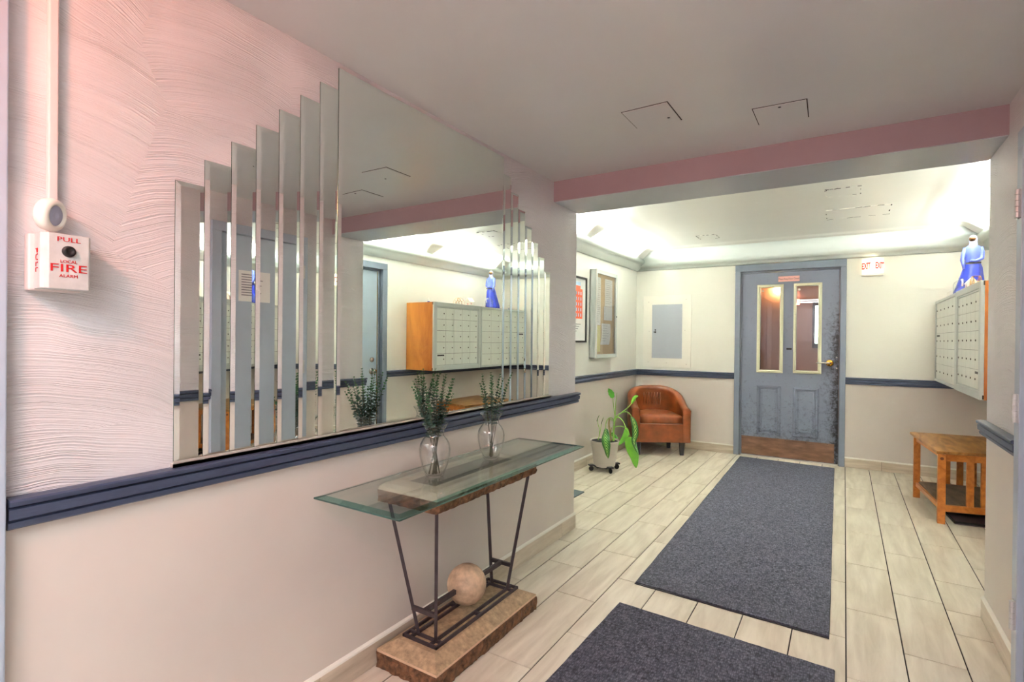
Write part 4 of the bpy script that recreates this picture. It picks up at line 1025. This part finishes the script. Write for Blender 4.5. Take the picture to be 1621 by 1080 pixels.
# one continuous robed body: elliptical sections lofted, then torso and arms as a skinned figure
def loft(secs, n=28, seed=1, fold=.06):
    rnd = random.Random(seed); m = MB(); ph = rnd.uniform(0, 6)
    for (cx_, cy_, z, rx, ry, fo) in secs:
        for k in range(n):
            a = 2*PI*k/n; w_ = 1+fo*math.sin(a*7+ph+z*4)*.8+fo*.5*math.sin(a*3+ph*2)
            m.v.append(Vector((cx_+rx*w_*math.cos(a), cy_+ry*w_*math.sin(a), z)))
    for r in range(len(secs)-1):
        for k in range(n): m.f.append([r*n+k, r*n+(k+1) % n, (r+1)*n+(k+1) % n, (r+1)*n+k]); m.mi.append(0)
    m.f += [[k for k in range(n)][::-1], [(len(secs)-1)*n+k for k in range(n)]]; m.mi += [0, 0]
    return m
S_ = [(-.004, 0, 0, .098, .075, .10), (-.002, 0, .03, .096, .074, .11), (.006, 0, .10, .080, .066, .11), (.014, 0, .17, .068, .060, .09), (.020, 0, .225, .060, .052, .05), (.022, 0, .25, .052, .042, .02), (.022, 0, .265, .046, .038, 0)]
loft([(fx-.012+a, fy+b, zt+c, d, e, f) for a, b, c, d, e, f in S_]).build('skirt', BLUE, fg, smooth=True)
T_ = [(.022, 0, .255, .048, .040, .0), (.022, 0, .28, .048, .040, .02), (.022, 0, .33, .054, .042, .03), (.022, 0, .375, .056, .042, .02), (.022, 0, .395, .046, .036, .0), (.021, 0, .408, .028, .026, 0), (.020, 0, .425, .018, .018, 0)]
loft([(fx-.012+a, fy+b, zt+c, d, e, f) for a, b, c, d, e, f in T_]).build('torso', BLUEL, fg, smooth=True)
m = MB()
m.tube([(fx+.056, fy, zt+.385), (fx+.066, fy-.010, zt+.340), (fx+.062, fy-.026, zt+.295), (fx+.024, fy-.052, zt+.272), (fx-.014, fy-.056, zt+.276)], [.018, .017, .015, .013, .009], 10)
m.build('arm', BLUEL, fg, smooth=True); m = MB()
m.tube([(fx-.036, fy, zt+.385), (fx-.050, fy-.014, zt+.335), (fx-.060, fy-.03, zt+.285), (fx-.056, fy-.046, zt+.255), (fx-.052, fy-.050, zt+.215)], [.018, .016, .014, .012, .009], 10)
m.build('arm', BLUEL, fg, smooth=True)
o = loft([(fx+.012+q9, fy+.002, zt+z, r, r*1.05, 0) for q9, z, r in ((0, .400, .030), (0, .412, .028), (0, .428, .025), (-.001, .445, .028), (-.002, .460, .028), (-.002, .474, .024), (-.002, .484, .015), (-.002, .488, .004))], 20).build('hood', HOODM, fg, smooth=True)
m = MB().lathe([(.0, .011), (.010, .010), (.018, .004), (.023, -.006)], (fx+.000, fy-.024, zt+.456), 16, axis=(-.45, -.85, -.05)); o = m.build('face', GOLDF, fg, smooth=True); fix_normals(o)
MB().box((fx-.10, fy-.085, zt+.0), (fx+.09, fy+.08, zt+.004)).build('base', BLUE, fg, bevel=.002)
m = MB().bar((fx-.040, fy-.042, zt+.256), (fx+.055, fy-.042, zt+.260), .006, .012); m.build('sash', LOCK, fg)

hx, hy = .775, 5.02
hm = thing('house_ornament', 'small white house-shaped ornament on the mailboxes', 'ornament', (hx, hy, zt))
m = MB().box((hx-.03, hy-.04, zt), (hx+.03, hy+.04, zt+.048)); m.build('walls', WHITEP, hm, bevel=.001)
m = MB(); m.extrude([(-.036, .046), (.036, .046), (0, .092)], (hx, hy-.046, zt), (hx, hy+.046, zt), (1, 0, 0)); m.build('roof', WHITEP, hm)
m = MB(); m.box((hx-.010, hy-.0415, zt+.002), (hx+.008, hy-.039, zt+.030)).box((hx-.0315, hy-.02, zt+.015), (hx-.029, hy-.002, zt+.035)); m.build('windows', PINKS, hm)
jx, jy = .775, 5.42
jg = thing('plastic_jug', 'clear plastic jug with a handle on the mailboxes', 'jug', (jx, jy, zt))
o = MB().lathe([(0, 0), (.046, 0), (.05, .006), (.05, .075), (.042, .095), (.020, .112), (.016, .118), (.016, .128), (0, .130)], (jx, jy, zt), 20).build('body', thin_glass('cloudy plastic', (.9, .93, .9, 1), (.6, .65, .62, 1), rough=.2), jg, smooth=True); fix_normals(o)
m = MB().tube([(jx, jy-.02, zt+.112), (jx, jy-.055, zt+.11), (jx, jy-.062, zt+.085), (jx, jy-.05, zt+.06)], .006, 8); m.build('handle', PAPER, jg, smooth=True)
nx_, ny_ = .765, 4.80
nh = thing('napkin_holder', 'gold wire half-round napkin holder on the mailboxes', 'napkin holder', (nx_, ny_, zt))
for dx in (-.02, .02):
    m = MB(); m.tube([(nx_+dx, ny_-.075*math.cos(PI*i/16), zt+.003+.075*math.sin(PI*i/16)) for i in range(17)], .002, 6)
    m.tube([(nx_+dx, ny_-.040*math.cos(PI*i/12), zt+.003+.042*math.sin(PI*i/12)) for i in range(13)], .0016, 6)
    for a in (PI/4, 3*PI/4, PI/2): m.tube([(nx_+dx, ny_-.040*math.cos(a), zt+.003+.042*math.sin(a)), (nx_+dx, ny_-.075*math.cos(a), zt+.003+.075*math.sin(a))], .0016, 6)
    m.build('wire_arch', BRASS, nh)
m = MB()
for a in (-.075, -.04, .04, .075): m.tube([(nx_-.02, ny_+a, zt+.003), (nx_+.02, ny_+a, zt+.003)], .002, 6)
m.tube([(nx_-.02, ny_, zt+.078), (nx_+.02, ny_, zt+.078)], .002, 6); m.build('crosswire', BRASS, nh)
cx_, cy_ = .84, 4.36
cn = thing('small_bottle', 'tiny white bottle with blue base at the near end of the mailboxes', 'bottle', (cx_, cy_, zt))
o = MB().lathe([(0, .010), (.012, .010), (.013, .035), (.008, .045), (.006, .055), (0, .056)], (cx_, cy_, zt), 14).build('body', WHITEP, cn, smooth=True); fix_normals(o)
MB().lathe([(0, 0), (.0135, 0), (.0135, .012), (0, .012)], (cx_, cy_, zt), 14).build('base', BLUE, cn)
sx_, sy_ = .775, 5.90
sn = thing('snow_globe', 'tiny round snow globe on the far end of the mailboxes', 'ornament', (sx_, sy_, zt))
MB().lathe([(0, 0), (.022, 0), (.018, .014), (0, .014)], (sx_, sy_, zt), 14).build('base', BLUE, sn)
o = MB().lathe([(.012, .012), (.022, .022), (.026, .036), (.022, .050), (.010, .060), (0, .061)], (sx_, sy_, zt), 16).build('globe', VASE, sn, smooth=True)

# ------------------------------------------------------------------ mission style side table
A, B, C2, D = Vector((.548, 4.650)), Vector((1.090, 4.80)), Vector((1.094, 5.62)), Vector((.472, 5.53))
tb = thing('side_table', 'oak mission style table with slatted ends and lower shelf below the mailboxes', 'table', (.80, 5.15, 0))
ttz = .503
m = MB().prism([tuple(A), tuple(B), tuple(C2), tuple(D)], ttz-.020, ttz); m.build('tabletop', OAKTOP, tb, bevel=.003)
cen = (A+B+C2+D)/4
def ins(p, k): return p+(cen-p).normalized()*k
LA, LB, LC, LD = ins(A, .045), ins(B, .055), ins(C2, .12), ins(D, .12)
LD = Vector((.505, 5.36)); LC = Vector((1.055, 5.44)); LA = Vector((.578, 4.682)); LB = Vector((1.055, 4.815))
for p in (LA, LB, LC, LD): MB().box((p.x-.022, p.y-.022, 0), (p.x+.022, p.y+.022, ttz-.020)).build('leg', OAK, tb, bevel=.002)
def rail_(p, q, z0, z1, w_=.02, name='rail'):
    P = Vector((*p, (z0+z1)/2)); Q = Vector((*q, (z0+z1)/2)); d = (Q-P).normalized()*.02
    return MB().bar(P+d, Q-d, w_, z1-z0).build(name, OAK, tb)
for p, q in ((LA, LB), (LD, LC)):
    rail_(p, q, .435, ttz-.020); rail_(p, q, .085, .130)
    L_ = (q-p).length; d = (q-p).normalized()
    for k in range(3):
        s = L_/2+(k-1)*.082; c = p+d*s
        MB().bar((c.x, c.y, .130), (c.x, c.y, .435), .042, .012, up=(d.y, -d.x, 0)).build('slat', OAK, tb)
for p, q in ((LA, LD), (LB, LC)): rail_(p, q, .455, ttz-.020, .018); rail_(p, q, .092, .122, .018)
m = MB().prism([tuple(ins(p, .012)) for p in (LA, LB, LC, LD)], .118, .132); m.build('shelf', DARKSHELF, tb)
MB().lathe([(0, -.004), (.010, -.003), (.011, 0)], (LA.x, LA.y-.022, .452), 12, axis=(0, 1, 0)).build('peg', PLYD, tb)
tr = thing('floor_tray', 'flat dark tray on the floor below the side table', 'tray', (.83, 4.86, 0))
m = MB(); q = [(.655, 4.70), (.93, 4.74), (.90, 5.02), (.632, 4.96)]; m.prism(q, .002, .012, 0); m.build('tray_base', simple('dusky purple plastic', sc(104, 88, 96), .4), tr, bevel=.002)
m = MB()
for i in range(4):
    a, b = Vector((*q[i], .016)), Vector((*q[(i+1) % 4], .016)); m.bar(a, b, .008, .012)
m.build('tray_rim', BLACK, tr)

# ------------------------------------------------------------------ red exit light and added fill panels (behind the camera)
rs = thing('red_exit_light', 'red exit light under the corridor ceiling behind the camera', 'light', (-.92, -.42, ZC-.2))
MB().box((-1.02, -.44, ZC-.17), (-.82, -.40, ZC-.03)).box((-.925, -.425, ZC-.03), (-.915, -.415, ZC)).build('housing', WHITEP, rs)
MB().box((-1.015, -.405, ZC-.165), (-.825, -.396, ZC-.035)).build('red_face', emit('red sign face', (1, .12, .06, 1), 3), rs)
L = bpy.data.lights.new('red_lamp', 'AREA'); L.energy = RED; L.color = (1, .30, .17); L.shape = 'RECTANGLE'; L.size = .18; L.size_y = .12
lo = bpy.data.objects.new('red_lamp', L); COL.objects.link(lo); lo.location = (-.92, -.385, ZC-.10); lo.rotation_euler = (math.radians(90), 0, 0)
lo.parent = rs; lo.matrix_parent_inverse = Matrix.Translation(-Vector(rs.location))
DIFF = emit('cool fill diffuser', (.93, .96, 1, 1), NEAR)
for yy, lab in ((-.55, 'white ceiling fill panel added just behind the camera'), (-1.25, 'white ceiling fill panel added at the far end behind the camera')):
    fx_ = thing('ceiling_fill_panel', lab, 'light', (-.40, yy, ZC))  # unseen fill panels added for front brightness; mirror glints hint at one
    MB().box((-1.0, yy-.16, ZC-.05), (.2, yy+.16, ZC)).build('housing', WHITEP, fx_)
    MB().box((-.99, yy-.15, ZC-.056), (.19, yy+.15, ZC-.05)).build('diffuser', DIFF, fx_)
